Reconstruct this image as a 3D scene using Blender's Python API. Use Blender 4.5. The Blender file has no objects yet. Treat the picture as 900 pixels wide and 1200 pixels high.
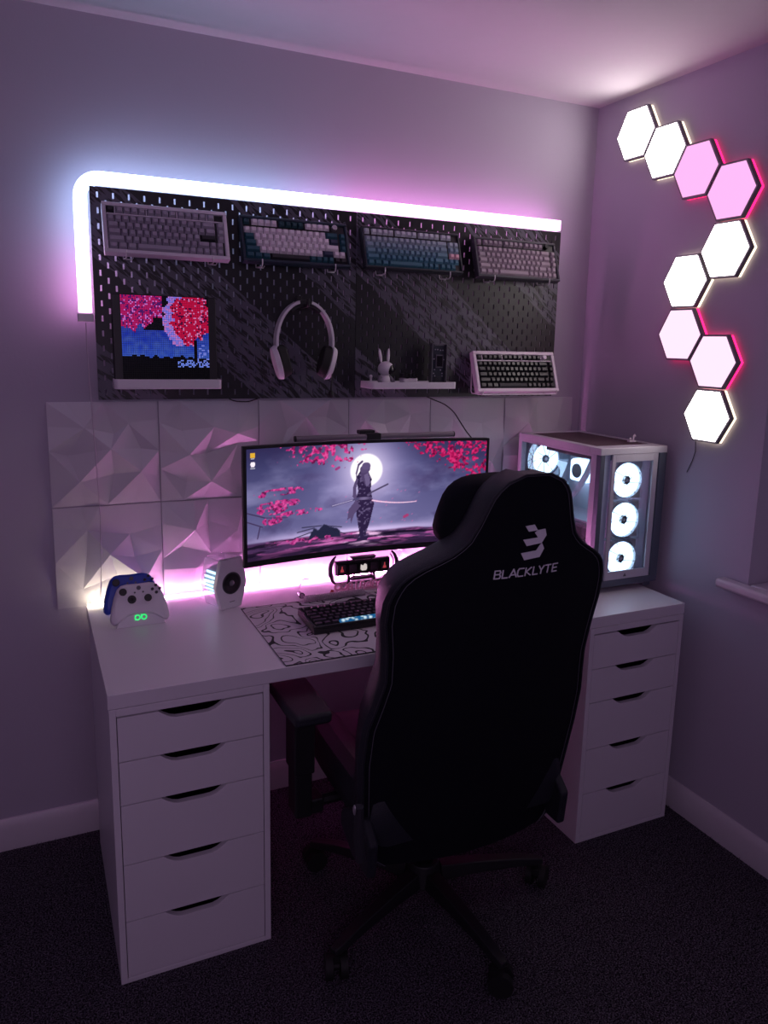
import bpy, bmesh, math, random
import numpy as np
from mathutils import Vector, Matrix, Euler, geometry, noise as mnoise

random.seed(7)
R = math.radians
PI = math.pi
SC = bpy.context.scene
COL = SC.collection

# ------------------------------------------------------------------ camera, world, exposure
cam_d = bpy.data.cameras.new('camera')
cam = bpy.data.objects.new('camera', cam_d)
COL.objects.link(cam)
F, CX, CY = 907.07, 462.27, 569.92
YAW, PITCH, ROLL = 0.443024, -0.183984, 0.023701
sy, cy_, sp, cp = math.sin(YAW), math.cos(YAW), math.sin(PITCH), math.cos(PITCH)
fwd = Vector((sy*cp, cy_*cp, sp)); rt = Vector((cy_, -sy, 0)); up = rt.cross(fwd)
r2 = math.cos(ROLL)*rt + math.sin(ROLL)*up
u2 = -math.sin(ROLL)*rt + math.cos(ROLL)*up
M = Matrix((r2, u2, -fwd)).transposed().to_4x4()
M.translation = Vector((-0.1186, -2.36258, 1.51509))
cam.matrix_world = M
cam_d.sensor_fit = 'VERTICAL'; cam_d.sensor_height = 36.0; cam_d.sensor_width = 27.0
cam_d.lens = F/1200*36.0
cam_d.shift_x = -(CX-450)/1200
cam_d.shift_y = (CY-600)/1200
cam_d.clip_start = 0.02
SC.camera = cam

SC.view_settings.view_transform = 'Standard'
SC.view_settings.look = 'None'
SC.view_settings.gamma = 1.0
SC.view_settings.use_curve_mapping = False
SC.view_settings.exposure = 0.0

W = bpy.data.worlds.new('dusk'); SC.world = W
W.use_nodes = True
W.node_tree.nodes['Background'].inputs[0].default_value = (0.62, 0.50, 0.82, 1)
W.node_tree.nodes['Background'].inputs[1].default_value = 0.3
try:
    SC.cycles.max_bounces = 8; SC.cycles.diffuse_bounces = 5
    SC.cycles.sample_clamp_indirect = 4.0
    SC.cycles.caustics_reflective = False; SC.cycles.caustics_refractive = False
except Exception:
    pass

# soft purple fill light added behind the camera to lift drawer fronts and lower walls
al = bpy.data.lights.new('fill_light', 'AREA'); al.shape = 'RECTANGLE'; al.size = 1.6; al.size_y = 1.0; al.energy = 10.0; al.color = (.88, .62, .97)
alo = bpy.data.objects.new('fill_light', al); COL.objects.link(alo); alo.location = (-.35, -3.35, 1.75)
alo.rotation_euler = (Vector((.35, 3.2, -.95))).to_track_quat('-Z', 'Y').to_euler()

# ------------------------------------------------------------------ emission levels (radiance of the lit things)
E_STRIP, E_HEX, E_HEXPINK, E_DESK, E_FAN, E_SCREEN, E_PIX = 7.0, 10.0, 1.35, 105.0, 5.0, 1.15, 1.0

# ------------------------------------------------------------------ materials
def lin(h):
    if isinstance(h, (tuple, list)): c = h
    else: c = [int(h[i:i+2], 16)/255 for i in (0, 2, 4)]
    return tuple(x/12.92 if x <= .04045 else ((x+.055)/1.055)**2.4 for x in c)

def mat(name, col, rough=.5, metal=0, var=.06, vscale=30, bump=0, bscale=200, spec=.5, trans=0, coat=0, alpha=1, sheen=0):
    m = bpy.data.materials.new(name); m.use_nodes = True
    nt = m.node_tree; n = nt.nodes; l = nt.links
    b = n['Principled BSDF']
    c = lin(col)
    tc = n.new('ShaderNodeTexCoord')
    nz = n.new('ShaderNodeTexNoise'); nz.inputs['Scale'].default_value = vscale; nz.inputs['Detail'].default_value = 4
    l.new(tc.outputs['Object'], nz.inputs['Vector'])
    mx = n.new('ShaderNodeMix'); mx.data_type = 'RGBA'
    mx.inputs[6].default_value = tuple(x*(1-var) for x in c)+(1,)
    mx.inputs[7].default_value = tuple(min(1, x*(1+var)) for x in c)+(1,)
    l.new(nz.outputs['Fac'], mx.inputs[0]); l.new(mx.outputs[2], b.inputs['Base Color'])
    b.inputs['Roughness'].default_value = rough; b.inputs['Metallic'].default_value = metal
    b.inputs['Specular IOR Level'].default_value = spec
    b.inputs['Transmission Weight'].default_value = trans
    b.inputs['Coat Weight'].default_value = coat
    b.inputs['Alpha'].default_value = alpha
    b.inputs['Sheen Weight'].default_value = sheen
    if bump:
        n2 = n.new('ShaderNodeTexNoise'); n2.inputs['Scale'].default_value = bscale; n2.inputs['Detail'].default_value = 3
        l.new(tc.outputs['Object'], n2.inputs['Vector'])
        bp = n.new('ShaderNodeBump'); bp.inputs['Strength'].default_value = bump; bp.inputs['Distance'].default_value = .002
        l.new(n2.outputs['Fac'], bp.inputs['Height']); l.new(bp.outputs['Normal'], b.inputs['Normal'])
    return m

def emit(name, col, s, attr=None):
    m = bpy.data.materials.new(name); m.use_nodes = True
    nt = m.node_tree; nt.nodes.clear()
    e = nt.nodes.new('ShaderNodeEmission'); o = nt.nodes.new('ShaderNodeOutputMaterial')
    e.inputs[1].default_value = s
    if attr:
        a = nt.nodes.new('ShaderNodeAttribute'); a.attribute_name = attr
        nt.links.new(a.outputs['Color'], e.inputs[0])
    else: e.inputs[0].default_value = lin(col)+(1,)
    nt.links.new(e.outputs[0], o.inputs[0])
    return m

M_wall = mat('wall_paint', 'b1a9b9', .85, var=.02, vscale=6, bump=.15, bscale=120)
M_ceil = mat('ceiling_paint', 'cfc8cf', .9, var=.02)
M_trim = mat('trim_paint', 'c9c2cb', .45, var=.02)
M_pvc = mat('white_pvc', 'c4bfc8', .42, var=.02)
M_white = mat('white_laminate', 'd8d4dc', .38, var=.02, vscale=8)
M_wplas = mat('white_plastic', 'd6d2da', .4, var=.02)
M_pegb = None
M_black = mat('black_plastic', '17171c', .45, var=.1)
M_blackm = mat('black_metal', '101014', .4, .6, var=.1)
M_gloss = mat('gloss_black', '0a0a0e', .15, var=.1)
M_grey = mat('grey_plastic', '5a5760', .5)
M_dgrey = mat('dark_grey', '2c2c33', .5)
M_silver = mat('silver_metal', 'b8b4bc', .35, .8)
M_wire = mat('white_wire', 'd8d4da', .35)
M_glass = mat('clear_glass', 'ffffff', .03, trans=1.0, var=0, alpha=.25)
M_fabric = mat('black_chair_fabric', '0d0f18', .85, var=.15, vscale=60, bump=.3, bscale=900, spec=.15)
M_leather = mat('black_leather', '20222b', .5, var=.1, bump=.8, bscale=500, spec=.35)
M_charm = mat('rubber', '0c0c10', .7)
M_cable = mat('black_cable', '0e0e12', .5)
M_wcable = mat('white_cable', 'b6b0ba', .5)

# ------------------------------------------------------------------ mesh helpers
class MB:
    def __init__(s): s.bm = bmesh.new()
    def _x(s, vs, m):
        if m is not None: bmesh.ops.transform(s.bm, matrix=m, verts=vs)
        return vs
    def box(s, x0, x1, y0, y1, z0, z1, m=None):
        vs = [s.bm.verts.new(p) for p in ((x0,y0,z0),(x1,y0,z0),(x1,y1,z0),(x0,y1,z0),(x0,y0,z1),(x1,y0,z1),(x1,y1,z1),(x0,y1,z1))]
        for f in ((0,3,2,1),(4,5,6,7),(0,1,5,4),(1,2,6,5),(2,3,7,6),(3,0,4,7)): s.bm.faces.new([vs[i] for i in f])
        s._x(vs, m); return s
    def frus(s, w0, d0, w1, d1, z0, z1, cx=0, cy=0, sh=0, m=None):
        vs = [s.bm.verts.new(p) for p in ((cx-w0/2,cy-d0/2,z0),(cx+w0/2,cy-d0/2,z0),(cx+w0/2,cy+d0/2,z0),(cx-w0/2,cy+d0/2,z0),
              (cx-w1/2,cy-d1/2+sh,z1),(cx+w1/2,cy-d1/2+sh,z1),(cx+w1/2,cy+d1/2+sh,z1),(cx-w1/2,cy+d1/2+sh,z1))]
        for f in ((0,3,2,1),(4,5,6,7),(0,1,5,4),(1,2,6,5),(2,3,7,6),(3,0,4,7)): s.bm.faces.new([vs[i] for i in f])
        s._x(vs, m); return s
    def prism(s, poly, a, b, axis='y', m=None):
        """poly of 2-D points extruded from a to b along axis; y: (x,z), z: (x,y), x: (y,z)"""
        f = {'y': lambda p, t: (p[0], t, p[1]), 'z': lambda p, t: (p[0], p[1], t), 'x': lambda p, t: (t, p[0], p[1])}[axis]
        A = [s.bm.verts.new(f(p, a)) for p in poly]; Bv = [s.bm.verts.new(f(p, b)) for p in poly]
        n = len(poly)
        s.bm.faces.new(A); s.bm.faces.new(Bv[::-1])
        for i in range(n): s.bm.faces.new((A[i], Bv[i], Bv[(i+1)%n], A[(i+1)%n]))
        s._x(A+Bv, m); return s
    def tube(s, pts, r, seg=8, closed=False, cap=True):
        pts = [Vector(p) for p in pts]; n = len(pts)
        rs = r if isinstance(r, (list, tuple)) else [r]*n
        rings = []; prev = None
        for i, p in enumerate(pts):
            if closed: t = pts[(i+1)%n]-pts[i-1]
            else: t = pts[min(i+1, n-1)]-pts[max(i-1, 0)]
            t.normalize()
            if prev is None:
                a = Vector((0,0,1)) if abs(t.z) < .9 else Vector((1,0,0))
                nrm = t.cross(a).normalized()
            else:
                nrm = prev - t*prev.dot(t); nrm.normalize()
            prev = nrm; bi = t.cross(nrm)
            rings.append([s.bm.verts.new(p+rs[i]*(math.cos(2*PI*k/seg)*nrm+math.sin(2*PI*k/seg)*bi)) for k in range(seg)])
        for i in range(n if closed else n-1):
            a, b = rings[i], rings[(i+1)%n]
            for k in range(seg): s.bm.faces.new((a[k], a[(k+1)%seg], b[(k+1)%seg], b[k]))
        if cap and not closed: s.bm.faces.new(rings[0][::-1]); s.bm.faces.new(rings[-1])
        return s
    def cyl(s, c, r, h, axis='z', seg=24, r2=None, m=None):
        ax = {'x': Vector((1,0,0)), 'y': Vector((0,1,0)), 'z': Vector((0,0,1))}[axis]
        c = Vector(c); r2 = r if r2 is None else r2
        e1 = {'x': Vector((0,1,0)), 'y': Vector((0,0,1)), 'z': Vector((1,0,0))}[axis]; e2 = ax.cross(e1)
        A = [s.bm.verts.new(c+r*(math.cos(2*PI*k/seg)*e1+math.sin(2*PI*k/seg)*e2)) for k in range(seg)]
        Bv = [s.bm.verts.new(c+ax*h+r2*(math.cos(2*PI*k/seg)*e1+math.sin(2*PI*k/seg)*e2)) for k in range(seg)]
        s.bm.faces.new(A[::-1]); s.bm.faces.new(Bv)
        for i in range(seg): s.bm.faces.new((A[i], A[(i+1)%seg], Bv[(i+1)%seg], Bv[i]))
        s._x(A+Bv, m); return s
    def ring(s, c, ro, ri, h, axis='y', seg=32):
        """flat annulus with thickness"""
        ax = {'x': Vector((1,0,0)), 'y': Vector((0,1,0)), 'z': Vector((0,0,1))}[axis]
        e1 = {'x': Vector((0,1,0)), 'y': Vector((0,0,1)), 'z': Vector((1,0,0))}[axis]; e2 = ax.cross(e1); c = Vector(c)
        L = []
        for k in range(seg):
            d = math.cos(2*PI*k/seg)*e1+math.sin(2*PI*k/seg)*e2
            L.append([s.bm.verts.new(c+d*ri), s.bm.verts.new(c+d*ro), s.bm.verts.new(c+d*ro+ax*h), s.bm.verts.new(c+d*ri+ax*h)])
        for k in range(seg):
            a, b = L[k], L[(k+1)%seg]
            for i in range(4): s.bm.faces.new((a[i], a[(i+1)%4], b[(i+1)%4], b[i]))
        return s
    def ball(s, c, r, sc=(1,1,1), seg=16, m=None):
        o = bmesh.ops.create_uvsphere(s.bm, u_segments=seg, v_segments=seg//2+2, radius=r)
        mm = Matrix.Translation(c) @ Matrix.Diagonal((*sc, 1))
        if m is not None: mm = m @ mm
        bmesh.ops.transform(s.bm, matrix=mm, verts=o['verts']); return s
    def build(s, name, m, parent=None, smooth=False, bevel=0, seg=2, loc=None, rot=None):
        bmesh.ops.recalc_face_normals(s.bm, faces=s.bm.faces)
        me = bpy.data.meshes.new(name); s.bm.to_mesh(me); s.bm.free()
        return link(name, me, m, parent, smooth, bevel, seg, loc, rot)

def link(name, me, m, parent=None, smooth=False, bevel=0, seg=2, loc=None, rot=None):
    if m is not None and len(me.materials) == 0: me.materials.append(m)
    o = bpy.data.objects.new(name, me); COL.objects.link(o)
    if parent is not None: o.parent = parent
    if loc is not None: o.location = loc
    if rot is not None: o.rotation_euler = rot
    if smooth or bevel: me.polygons.foreach_set('use_smooth', [True]*len(me.polygons))
    if bevel:
        b = o.modifiers.new('bevel', 'BEVEL'); b.width = bevel; b.segments = seg; b.limit_method = 'ANGLE'; b.angle_limit = R(35)
        b.harden_normals = True
    elif smooth:
        try: me.set_sharp_from_angle(angle=R(40))
        except Exception: pass
    return o

def tag(o, label, cat, group=None, kind=None):
    o['label'] = label; o['category'] = cat
    if group: o['group'] = group
    if kind: o['kind'] = kind
    return o

def thing(name, label, cat, loc=(0,0,0), rot=(0,0,0), group=None):
    o = bpy.data.objects.new(name, None); COL.objects.link(o)
    o.location = loc; o.rotation_euler = rot; o.empty_display_size = .05
    return tag(o, label, cat, group)

def dup(root, loc=None, rot=None, label=None):
    r = root.copy(); COL.objects.link(r)
    if loc is not None: r.location = loc
    if rot is not None: r.rotation_euler = rot
    if label: r['label'] = label
    def rec(src, dst):
        for ch in list(src.children):
            c = ch.copy(); COL.objects.link(c); c.parent = dst; rec(ch, c)
    rec(root, r); return r

def struct(o): o['kind'] = 'structure'; return o

def colmesh(name, verts, faces, cols, m, parent=None, dom='POINT'):
    me = bpy.data.meshes.new(name); me.from_pydata([tuple(v) for v in verts], [], [tuple(f) for f in faces])
    a = me.color_attributes.new('Col', 'FLOAT_COLOR', 'POINT')
    a.data.foreach_set('color', np.asarray(cols, dtype=np.float32).ravel())
    return link(name, me, m, parent)

# ------------------------------------------------------------------ room shell
XR, H, XL, YF = 1.769, 2.346, -1.35, -3.5
WY0, WY1, WZ0, WZ1 = -2.0, -0.83, .84, 2.02     # window opening in the right wall
T = .16
wb = struct(MB().box(XL-T, XR+T, 0, T, 0, H).build('wall_back', M_wall))
struct(MB().box(XL-T, XL, YF, 0, 0, H).build('wall_left', M_wall))
struct(MB().box(XL-T, XR+T, YF-T, YF, 0, H).build('wall_front', M_wall))
w = MB()
w.box(XR, XR+T, WY1, 0, 0, H).box(XR, XR+T, YF, WY0, 0, H).box(XR, XR+T, WY0, WY1, 0, .8115).box(XR, XR+T, WY0, WY1, WZ1, H)
struct(w.build('wall_right', M_wall))
struct(MB().box(XL-T, XR+T, YF-T, T, H, H+.1).build('ceiling', M_ceil))

# carpet floor
mc = bpy.data.materials.new('carpet'); mc.use_nodes = True
nt = mc.node_tree; b = nt.nodes['Principled BSDF']; tc = nt.nodes.new('ShaderNodeTexCoord')
n1 = nt.nodes.new('ShaderNodeTexNoise'); n1.inputs['Scale'].default_value = 260; n1.inputs['Detail'].default_value = 3
cr = nt.nodes.new('ShaderNodeValToRGB'); cr.color_ramp.elements[0].position = .42; cr.color_ramp.elements[1].position = .68
cr.color_ramp.elements[0].color = (*lin('16131a'), 1); cr.color_ramp.elements[1].color = (*lin('7c7484'), 1)
nt.links.new(tc.outputs['Object'], n1.inputs['Vector']); nt.links.new(n1.outputs['Fac'], cr.inputs[0]); nt.links.new(cr.outputs[0], b.inputs['Base Color'])
b.inputs['Roughness'].default_value = .95; b.inputs['Specular IOR Level'].default_value = .1
bp = nt.nodes.new('ShaderNodeBump'); bp.inputs['Strength'].default_value = 1; bp.inputs['Distance'].default_value = .006
nt.links.new(n1.outputs['Fac'], bp.inputs['Height']); nt.links.new(bp.outputs['Normal'], b.inputs['Normal'])
struct(MB().box(XL-T, XR+T, YF-T, T, -.1, 0).build('floor', mc))
# tufts of the pile, only over the visible stretch
rs = np.random.RandomState(3)
N = 90000
cx_ = rs.uniform(-.9, 1.75, N); cyy = rs.uniform(-2.0, -.02, N)
keep = ~((cx_ > -.01) & (cx_ < .38) & (cyy > -.68)) & ~((cx_ > 1.32) & (cx_ < 1.72) & (cyy > -.68))
cx_, cyy = cx_[keep], cyy[keep]; N = len(cx_)
ang = rs.uniform(0, 2*PI, N); hgt = rs.uniform(.004, .009, N); wd = .0022
lean = rs.normal(0, .004, (N, 2))
V = np.zeros((N, 3, 3), np.float32)
V[:, 0] = np.c_[cx_-wd*np.cos(ang), cyy-wd*np.sin(ang), np.full(N, -.001)]
V[:, 1] = np.c_[cx_+wd*np.cos(ang), cyy+wd*np.sin(ang), np.full(N, -.001)]
V[:, 2] = np.c_[cx_+lean[:, 0], cyy+lean[:, 1], hgt]
me = bpy.data.meshes.new('carpet_pile')
me.vertices.add(N*3); me.vertices.foreach_set('co', V.ravel())
me.loops.add(N*3); me.loops.foreach_set('vertex_index', np.arange(N*3, dtype=np.int32))
me.polygons.add(N); me.polygons.foreach_set('loop_start', np.arange(0, N*3, 3, dtype=np.int32))
me.update(calc_edges=True)
pile = link('carpet_pile', me, mc); tag(pile, 'short dark charcoal carpet pile covering the floor', 'carpet', kind='stuff')

def skirting(name, p0, p1, depth):
    """profile: tall board with a rounded moulded top"""
    pr = [(0,0),(-.016,0),(-.016,.070),(-.012,.080),(-.010,.088),(-.005,.096),(0,.097)]
    w = MB()
    if name.endswith('back') or name.endswith('front'):
        s = 1 if name.endswith('back') else -1
        w.prism([(p[0]*s+depth, p[1]) for p in pr], p0, p1, 'x')
    else:
        s = 1 if name.endswith('right') else -1
        w.prism([(p[0]*s+depth, p[1]) for p in pr], p0, p1, 'y')
    struct(w.build(name, M_trim, smooth=True))
skirting('baseboard_back', XL, XR-.0165, 0)
skirting('baseboard_right', YF, 0, XR)
skirting('baseboard_left', YF, 0, XL)

# window in the right wall
wn = bpy.data.objects.new('window_1', None); COL.objects.link(wn); wn['kind'] = 'structure'; wn.location = (XR+.10, (WY0+WY1)/2, WZ0)
hw_, hh_ = (WY1-WY0)/2, WZ1-WZ0
w = MB(); fw = .05
w.box(0, .05, -hw_, hw_, 0, fw).box(0, .05, -hw_, hw_, hh_-fw, hh_).box(0, .05, -hw_, -hw_+fw, fw, hh_-fw).box(0, .05, hw_-fw, hw_, fw, hh_-fw).box(0, .05, -.03, .03, fw, hh_-fw)
w.build('window_frame', M_trim, wn, bevel=.004)
MB().box(.02, .028, -hw_+fw, -.03, fw, hh_-fw).build('pane', M_glass, wn)
MB().box(.02, .028, .03, hw_-fw, fw, hh_-fw).build('pane', M_glass, wn)
w = MB().box(XR-.045, XR-.0003, WY0-.06, -.745, .812, .8395).box(XR-.0003, XR+T, WY0+.0005, WY1-.0005, .812, .8395)
struct(w.build('trim_1', M_trim, bevel=.010, seg=3))
pl = bpy.data.lights.new('window_portal', 'AREA'); pl.shape = 'RECTANGLE'; pl.size = hh_; pl.size_y = 2*hw_; pl.cycles.is_portal = True
plo = bpy.data.objects.new('window_portal', pl); COL.objects.link(plo); plo.location = (XR+.17, (WY0+WY1)/2, WZ0+hh_/2); plo.rotation_euler = (0, R(90), 0)

# ------------------------------------------------------------------ folded wall panels (12), children of the back wall
PW = .3012
def panel_mesh(seed):
    rnd = random.Random(seed); n = 4; c = PW/n
    P = {}
    for i in range(n+1):
        for j in range(n+1):
            e = i in (0, n) or j in (0, n)
            x, z = i*c, j*c
            if 0 < i < n: x += rnd.uniform(-.36, .36)*c
            if 0 < j < n: z += rnd.uniform(-.36, .36)*c
            hi = (i+j+seed) % 2 == 0
            if rnd.random() < .22 and not e: hi = not hi
            h = (rnd.uniform(.015, .025) if hi else rnd.uniform(.001, .007))
            if e: h = .003 + (rnd.uniform(.003, .009) if hi and not (i in (0, n) and j in (0, n)) else 0)
            P[i, j] = (x, z, h)
    bm = bmesh.new(); vt = {}
    g = .0012
    for k, (x, z, h) in P.items():
        x = min(max(x, g), PW-g); z = min(max(z, g), PW-g)
        vt[k] = bm.verts.new((x, -h, z))
    for i in range(n):
        for j in range(n):
            a, b_, c_, d = vt[i, j], vt[i+1, j], vt[i+1, j+1], vt[i, j+1]
            if P[i, j][2]+P[i+1, j+1][2] > P[i+1, j][2]+P[i, j+1][2]: fs = ((a, b_, c_), (a, c_, d))
            else: fs = ((a, b_, d), (b_, c_, d))
            for f in fs: bm.faces.new(f)
    # side skirt back to the wall
    ed = [(i, 0) for i in range(n)]+[(n, j) for j in range(n)]+[(i, n) for i in range(n, 0, -1)]+[(0, j) for j in range(n, 0, -1)]
    bk = {}
    for k in ed:
        v = vt[k]; bk[k] = bm.verts.new((v.co.x, 0, v.co.z))
    for q in range(len(ed)):
        a, b_ = ed[q], ed[(q+1) % len(ed)]
        bm.faces.new((vt[a], bk[a], bk[b_], vt[b_]))
    bmesh.ops.recalc_face_normals(bm, faces=bm.faces)
    me = bpy.data.meshes.new('wall_panel'); bm.to_mesh(me); bm.free(); me.materials.append(M_pvc); return me
pms = [panel_mesh(s) for s in (2, 5, 4, 7)]
for r_ in range(2):
    for i in range(6):
        o = bpy.data.objects.new('wall_panel', pms[(i*3+r_*2+(i//2)) % 4]); COL.objects.link(o); o.parent = wb
        o.location = (-.077+i*(PW+.0005), -.001, 1.0285-r_*.3025+.0)
        if (i+r_) % 3 == 1: o.rotation_euler = (0, PI, 0); o.location.x += PW; o.location.z += PW
        if o.rotation_euler.y:   # turned half round: stays on the wall face
            o.location.y = -.001; o.rotation_euler = (0, PI, 0)

# ------------------------------------------------------------------ desk
DY0, DY1 = -.663, -.030
MB().box(0, 1.703, DY0, DY1, .701, .735).build('desktop', M_white, bevel=.0015)
tag(bpy.data.objects['desktop'], 'long white laminate desktop resting on two drawer units', 'desktop')

def drawer_unit(x0, label):
    t = thing('drawer_unit', label, 'drawer unit', (x0, DY0-.001, 0), group='drawer units under the desktop')
    Wd, D = .365, .58
    w = MB()
    w.box(0, .015, 0, D, 0, .7).box(Wd-.015, Wd, 0, D, 0, .7).box(.015, Wd-.015, 0, D, .682, .7)
    w.box(.015, Wd-.015, 0, D, 0, .0125).box(.015, Wd-.015, D-.008, D, .0125, .682)
    w.build('carcass', M_white, t, bevel=.0012)
    zs = [.0145, .163, .311, .463, .571, .680]
    for i in range(5):
        a, b_ = zs[i], zs[i+1]-.0022
        cxm = Wd/2; n = 12; hw = .076
        nt_ = []
        for k in range(n+1):
            s = -1+2*k/n; x = cxm+hw*s
            d = .021*(1-abs(s)**4)**1.0 if abs(s) < 1 else 0
            d = .021*min(1, (1-abs(s))*2.6)
            d = .021*(math.sin(min(1, (1-abs(s))*1.8)*PI/2))
            nt_.append((x, b_-d))
        poly = [(.0165, a), (Wd-.0165, a), (Wd-.0165, b_)] + nt_[::-1] + [(.0165, b_)]
        d_ = MB().prism(poly, .001, .018, 'y').build('drawer', M_white, t, bevel=.0008, seg=1)
        q = MB(); q.box(.03, Wd-.03, .05, .5, a+.01, a+.02).box(.03, .036, .0185, .5, a+.01, b_-.03).box(Wd-.036, Wd-.03, .0185, .5, a+.01, b_-.03)
        q.box(.036, Wd-.036, .0185, .024, a+.02, b_-.055)
        q.build('drawer_box', M_black, d_)
    return t
drawer_unit(.002, 'white five-drawer unit under the left end of the desktop')
drawer_unit(1.336, 'white five-drawer unit under the right end of the desktop, below the computer')

# ------------------------------------------------------------------ LED strips
def strip_mesh(name, path, w0, w1, cols, m, parent=None, axis='y', y0=0, y1=0):
    pass
M_strip = emit('neon_diffuser', 'ffffff', E_STRIP, 'Col')
M_dstrip = emit('desk_led', 'ffffff', E_DESK, 'Col')
def c4(h, k=1): return tuple(x*k for x in lin(h))+(1,)
# neon strip hugging the pegboards: up the left edge, around a rounded corner, along the top
neon = thing('led_strip', 'glowing neon light strip along the left and top edges of the pegboards', 'light strip', (.02, -.083, 1.56))
path = [((.034, z), c) for z, c in ((1.575, 'ffaaf2'), (1.66, 'ffb4f6'), (1.74, 'eccaff'), (1.80, 'c4d8ff'), (1.87, 'bcd6ff'))]
for k in range(1, 8):
    a = PI-k*PI/2/8; path.append(((.084+.05*math.cos(a), 1.8745+.0495*math.sin(a)), 'b8d4ff'))
n_ = 18
for k in range(n_+1):
    x = .084+(1.578-.084)*k/n_
    path.append(((x, 1.924), 'bad6ff' if x < .66 else ('d8c8ff' if x < .80 else 'ffa8f2')))
V, Fc, Cc = [], [], []
hwid = .0165
P2 = [Vector((p[0][0], 0, p[0][1])) for p in path]
for i, p in enumerate(P2):
    t = (P2[min(i+1, len(P2)-1)]-P2[max(i-1, 0)]).normalized(); nr = Vector((-t.z, 0, t.x))
    for (a, yy) in ((-1, -.075), (1, -.075), (1, -.052), (-1, -.052)):
        q = p+nr*hwid*a; V.append((q.x-.02, yy+.083, q.z-1.56)); Cc.append(c4(path[i][1]))
for i in range(len(P2)-1):
    for k in range(4): Fc.append((4*i+k, 4*i+(k+1) % 4, 4*i+4+(k+1) % 4, 4*i+4+k))
Fc += [(3, 2, 1, 0), tuple(4*(len(P2)-1)+k for k in range(4))]
colmesh('diffuser', V, Fc, Cc, M_strip, neon)
MB().box(-.006, .034, .005, .034, -.010, .013).build('connector_box', M_wplas, neon, bevel=.003)
MB().tube([(.034, -.064, 1.549), (.034, -.06, 1.50), (.037, -.035, 1.40), (.040, -.030, 1.33), (.046, -.034, 1.15), (.050, -.034, 1.0), (.046, -.034, .85), (.040, -.036, .76)], .0016, 6).build('power_cable', M_wcable, smooth=True)
tag(bpy.data.objects['power_cable'], 'thin white cable hanging from the lower end of the neon strip', 'cable')

# desk strip on the back edge of the desktop
ds = []
V, Fc, Cc = [], [], []
n_ = 34
for i in range(n_+1):
    x = .004+1.26*i/n_
    c = 'fff0d0' if x < .17 else ('ffb8e6' if x < .23 else 'ff92e2')
    for (yy, zz) in ((DY1-.010, .7352), (DY1-.010, .7392), (DY1-.001, .7392), (DY1-.001, .7352)):
        V.append((x, yy, zz)); Cc.append(c4(c, .40 if x < .2 else (.55 if x < .4 else 1.2)))
for i in range(n_):
    for k in range(4): Fc.append((4*i+k, 4*i+(k+1) % 4, 4*i+4+(k+1) % 4, 4*i+4+k))
Fc += [(3, 2, 1, 0), tuple(4*n_+k for k in range(4))]
o = colmesh('led_strip', V, Fc, Cc, M_dstrip)
tag(o, 'pink and white light strip stuck along the rear edge of the desktop', 'light strip')

tag(MB().box(.39, 1.31, DY1-.012, DY1-.003, .6965, .7008).build('led_strip', emit('under_desk_fill', 'ff50b4', 7.0)), 'added pink glow strip under the rear edge of the desktop between the drawer units', 'light strip')  # extra emitter, added to tint the wall below the desk pink

# ------------------------------------------------------------------ pegboards
mp = bpy.data.materials.new('printed_pegboard'); mp.use_nodes = True
nt = mp.node_tree; N_ = nt.nodes; L_ = nt.links; b = N_['Principled BSDF']
tc = N_.new('ShaderNodeTexCoord'); mpn = N_.new('ShaderNodeMapping'); mpn.inputs['Rotation'].default_value = (0, R(-40), 0)
L_.new(tc.outputs['Object'], mpn.inputs[0])
br = N_.new('ShaderNodeTexVoronoi'); br.distance = 'MANHATTAN'; br.inputs['Scale'].default_value = 1; br.feature = 'F1'
sc_ = N_.new('ShaderNodeVectorMath'); sc_.operation = 'MULTIPLY'; sc_.inputs[1].default_value = (20, 1, 110)
L_.new(mpn.outputs[0], sc_.inputs[0]); L_.new(sc_.outputs[0], br.inputs['Vector'])
# broad diagonal bands in which the raised print sits
sep = N_.new('ShaderNodeSeparateXYZ'); L_.new(mpn.outputs[0], sep.inputs[0])
wv = N_.new('ShaderNodeMath'); wv.operation = 'SINE'
ml = N_.new('ShaderNodeMath'); ml.operation = 'MULTIPLY'; ml.inputs[1].default_value = 17
ad = N_.new('ShaderNodeMath'); ad.operation = 'ADD'; ad.inputs[1].default_value = 1.2
L_.new(sep.outputs['Z'], ml.inputs[0]); L_.new(ml.outputs[0], ad.inputs[0]); L_.new(ad.outputs[0], wv.inputs[0])
gt = N_.new('ShaderNodeMath'); gt.operation = 'GREATER_THAN'; gt.inputs[1].default_value = -.1; L_.new(wv.outputs[0], gt.inputs[0])
g2 = N_.new('ShaderNodeMath'); g2.operation = 'GREATER_THAN'; g2.inputs[1].default_value = .66; L_.new(br.outputs['Distance'], g2.inputs[0])
mm = N_.new('ShaderNodeMath'); mm.operation = 'MULTIPLY'; L_.new(gt.outputs[0], mm.inputs[0]); L_.new(g2.outputs[0], mm.inputs[1])
mx = N_.new('ShaderNodeMix'); mx.data_type = 'RGBA'; mx.inputs[6].default_value = (*lin('101118'), 1); mx.inputs[7].default_value = (*lin('53515f'), 1)
L_.new(mm.outputs[0], mx.inputs[0]); L_.new(mx.outputs[2], b.inputs['Base Color'])
bp = N_.new('ShaderNodeBump'); bp.inputs['Strength'].default_value = .6; bp.inputs['Distance'].default_value = .0015
L_.new(mm.outputs[0], bp.inputs['Height']); L_.new(bp.outputs['Normal'], b.inputs['Normal'])
b.inputs['Roughness'].default_value = .45

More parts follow.
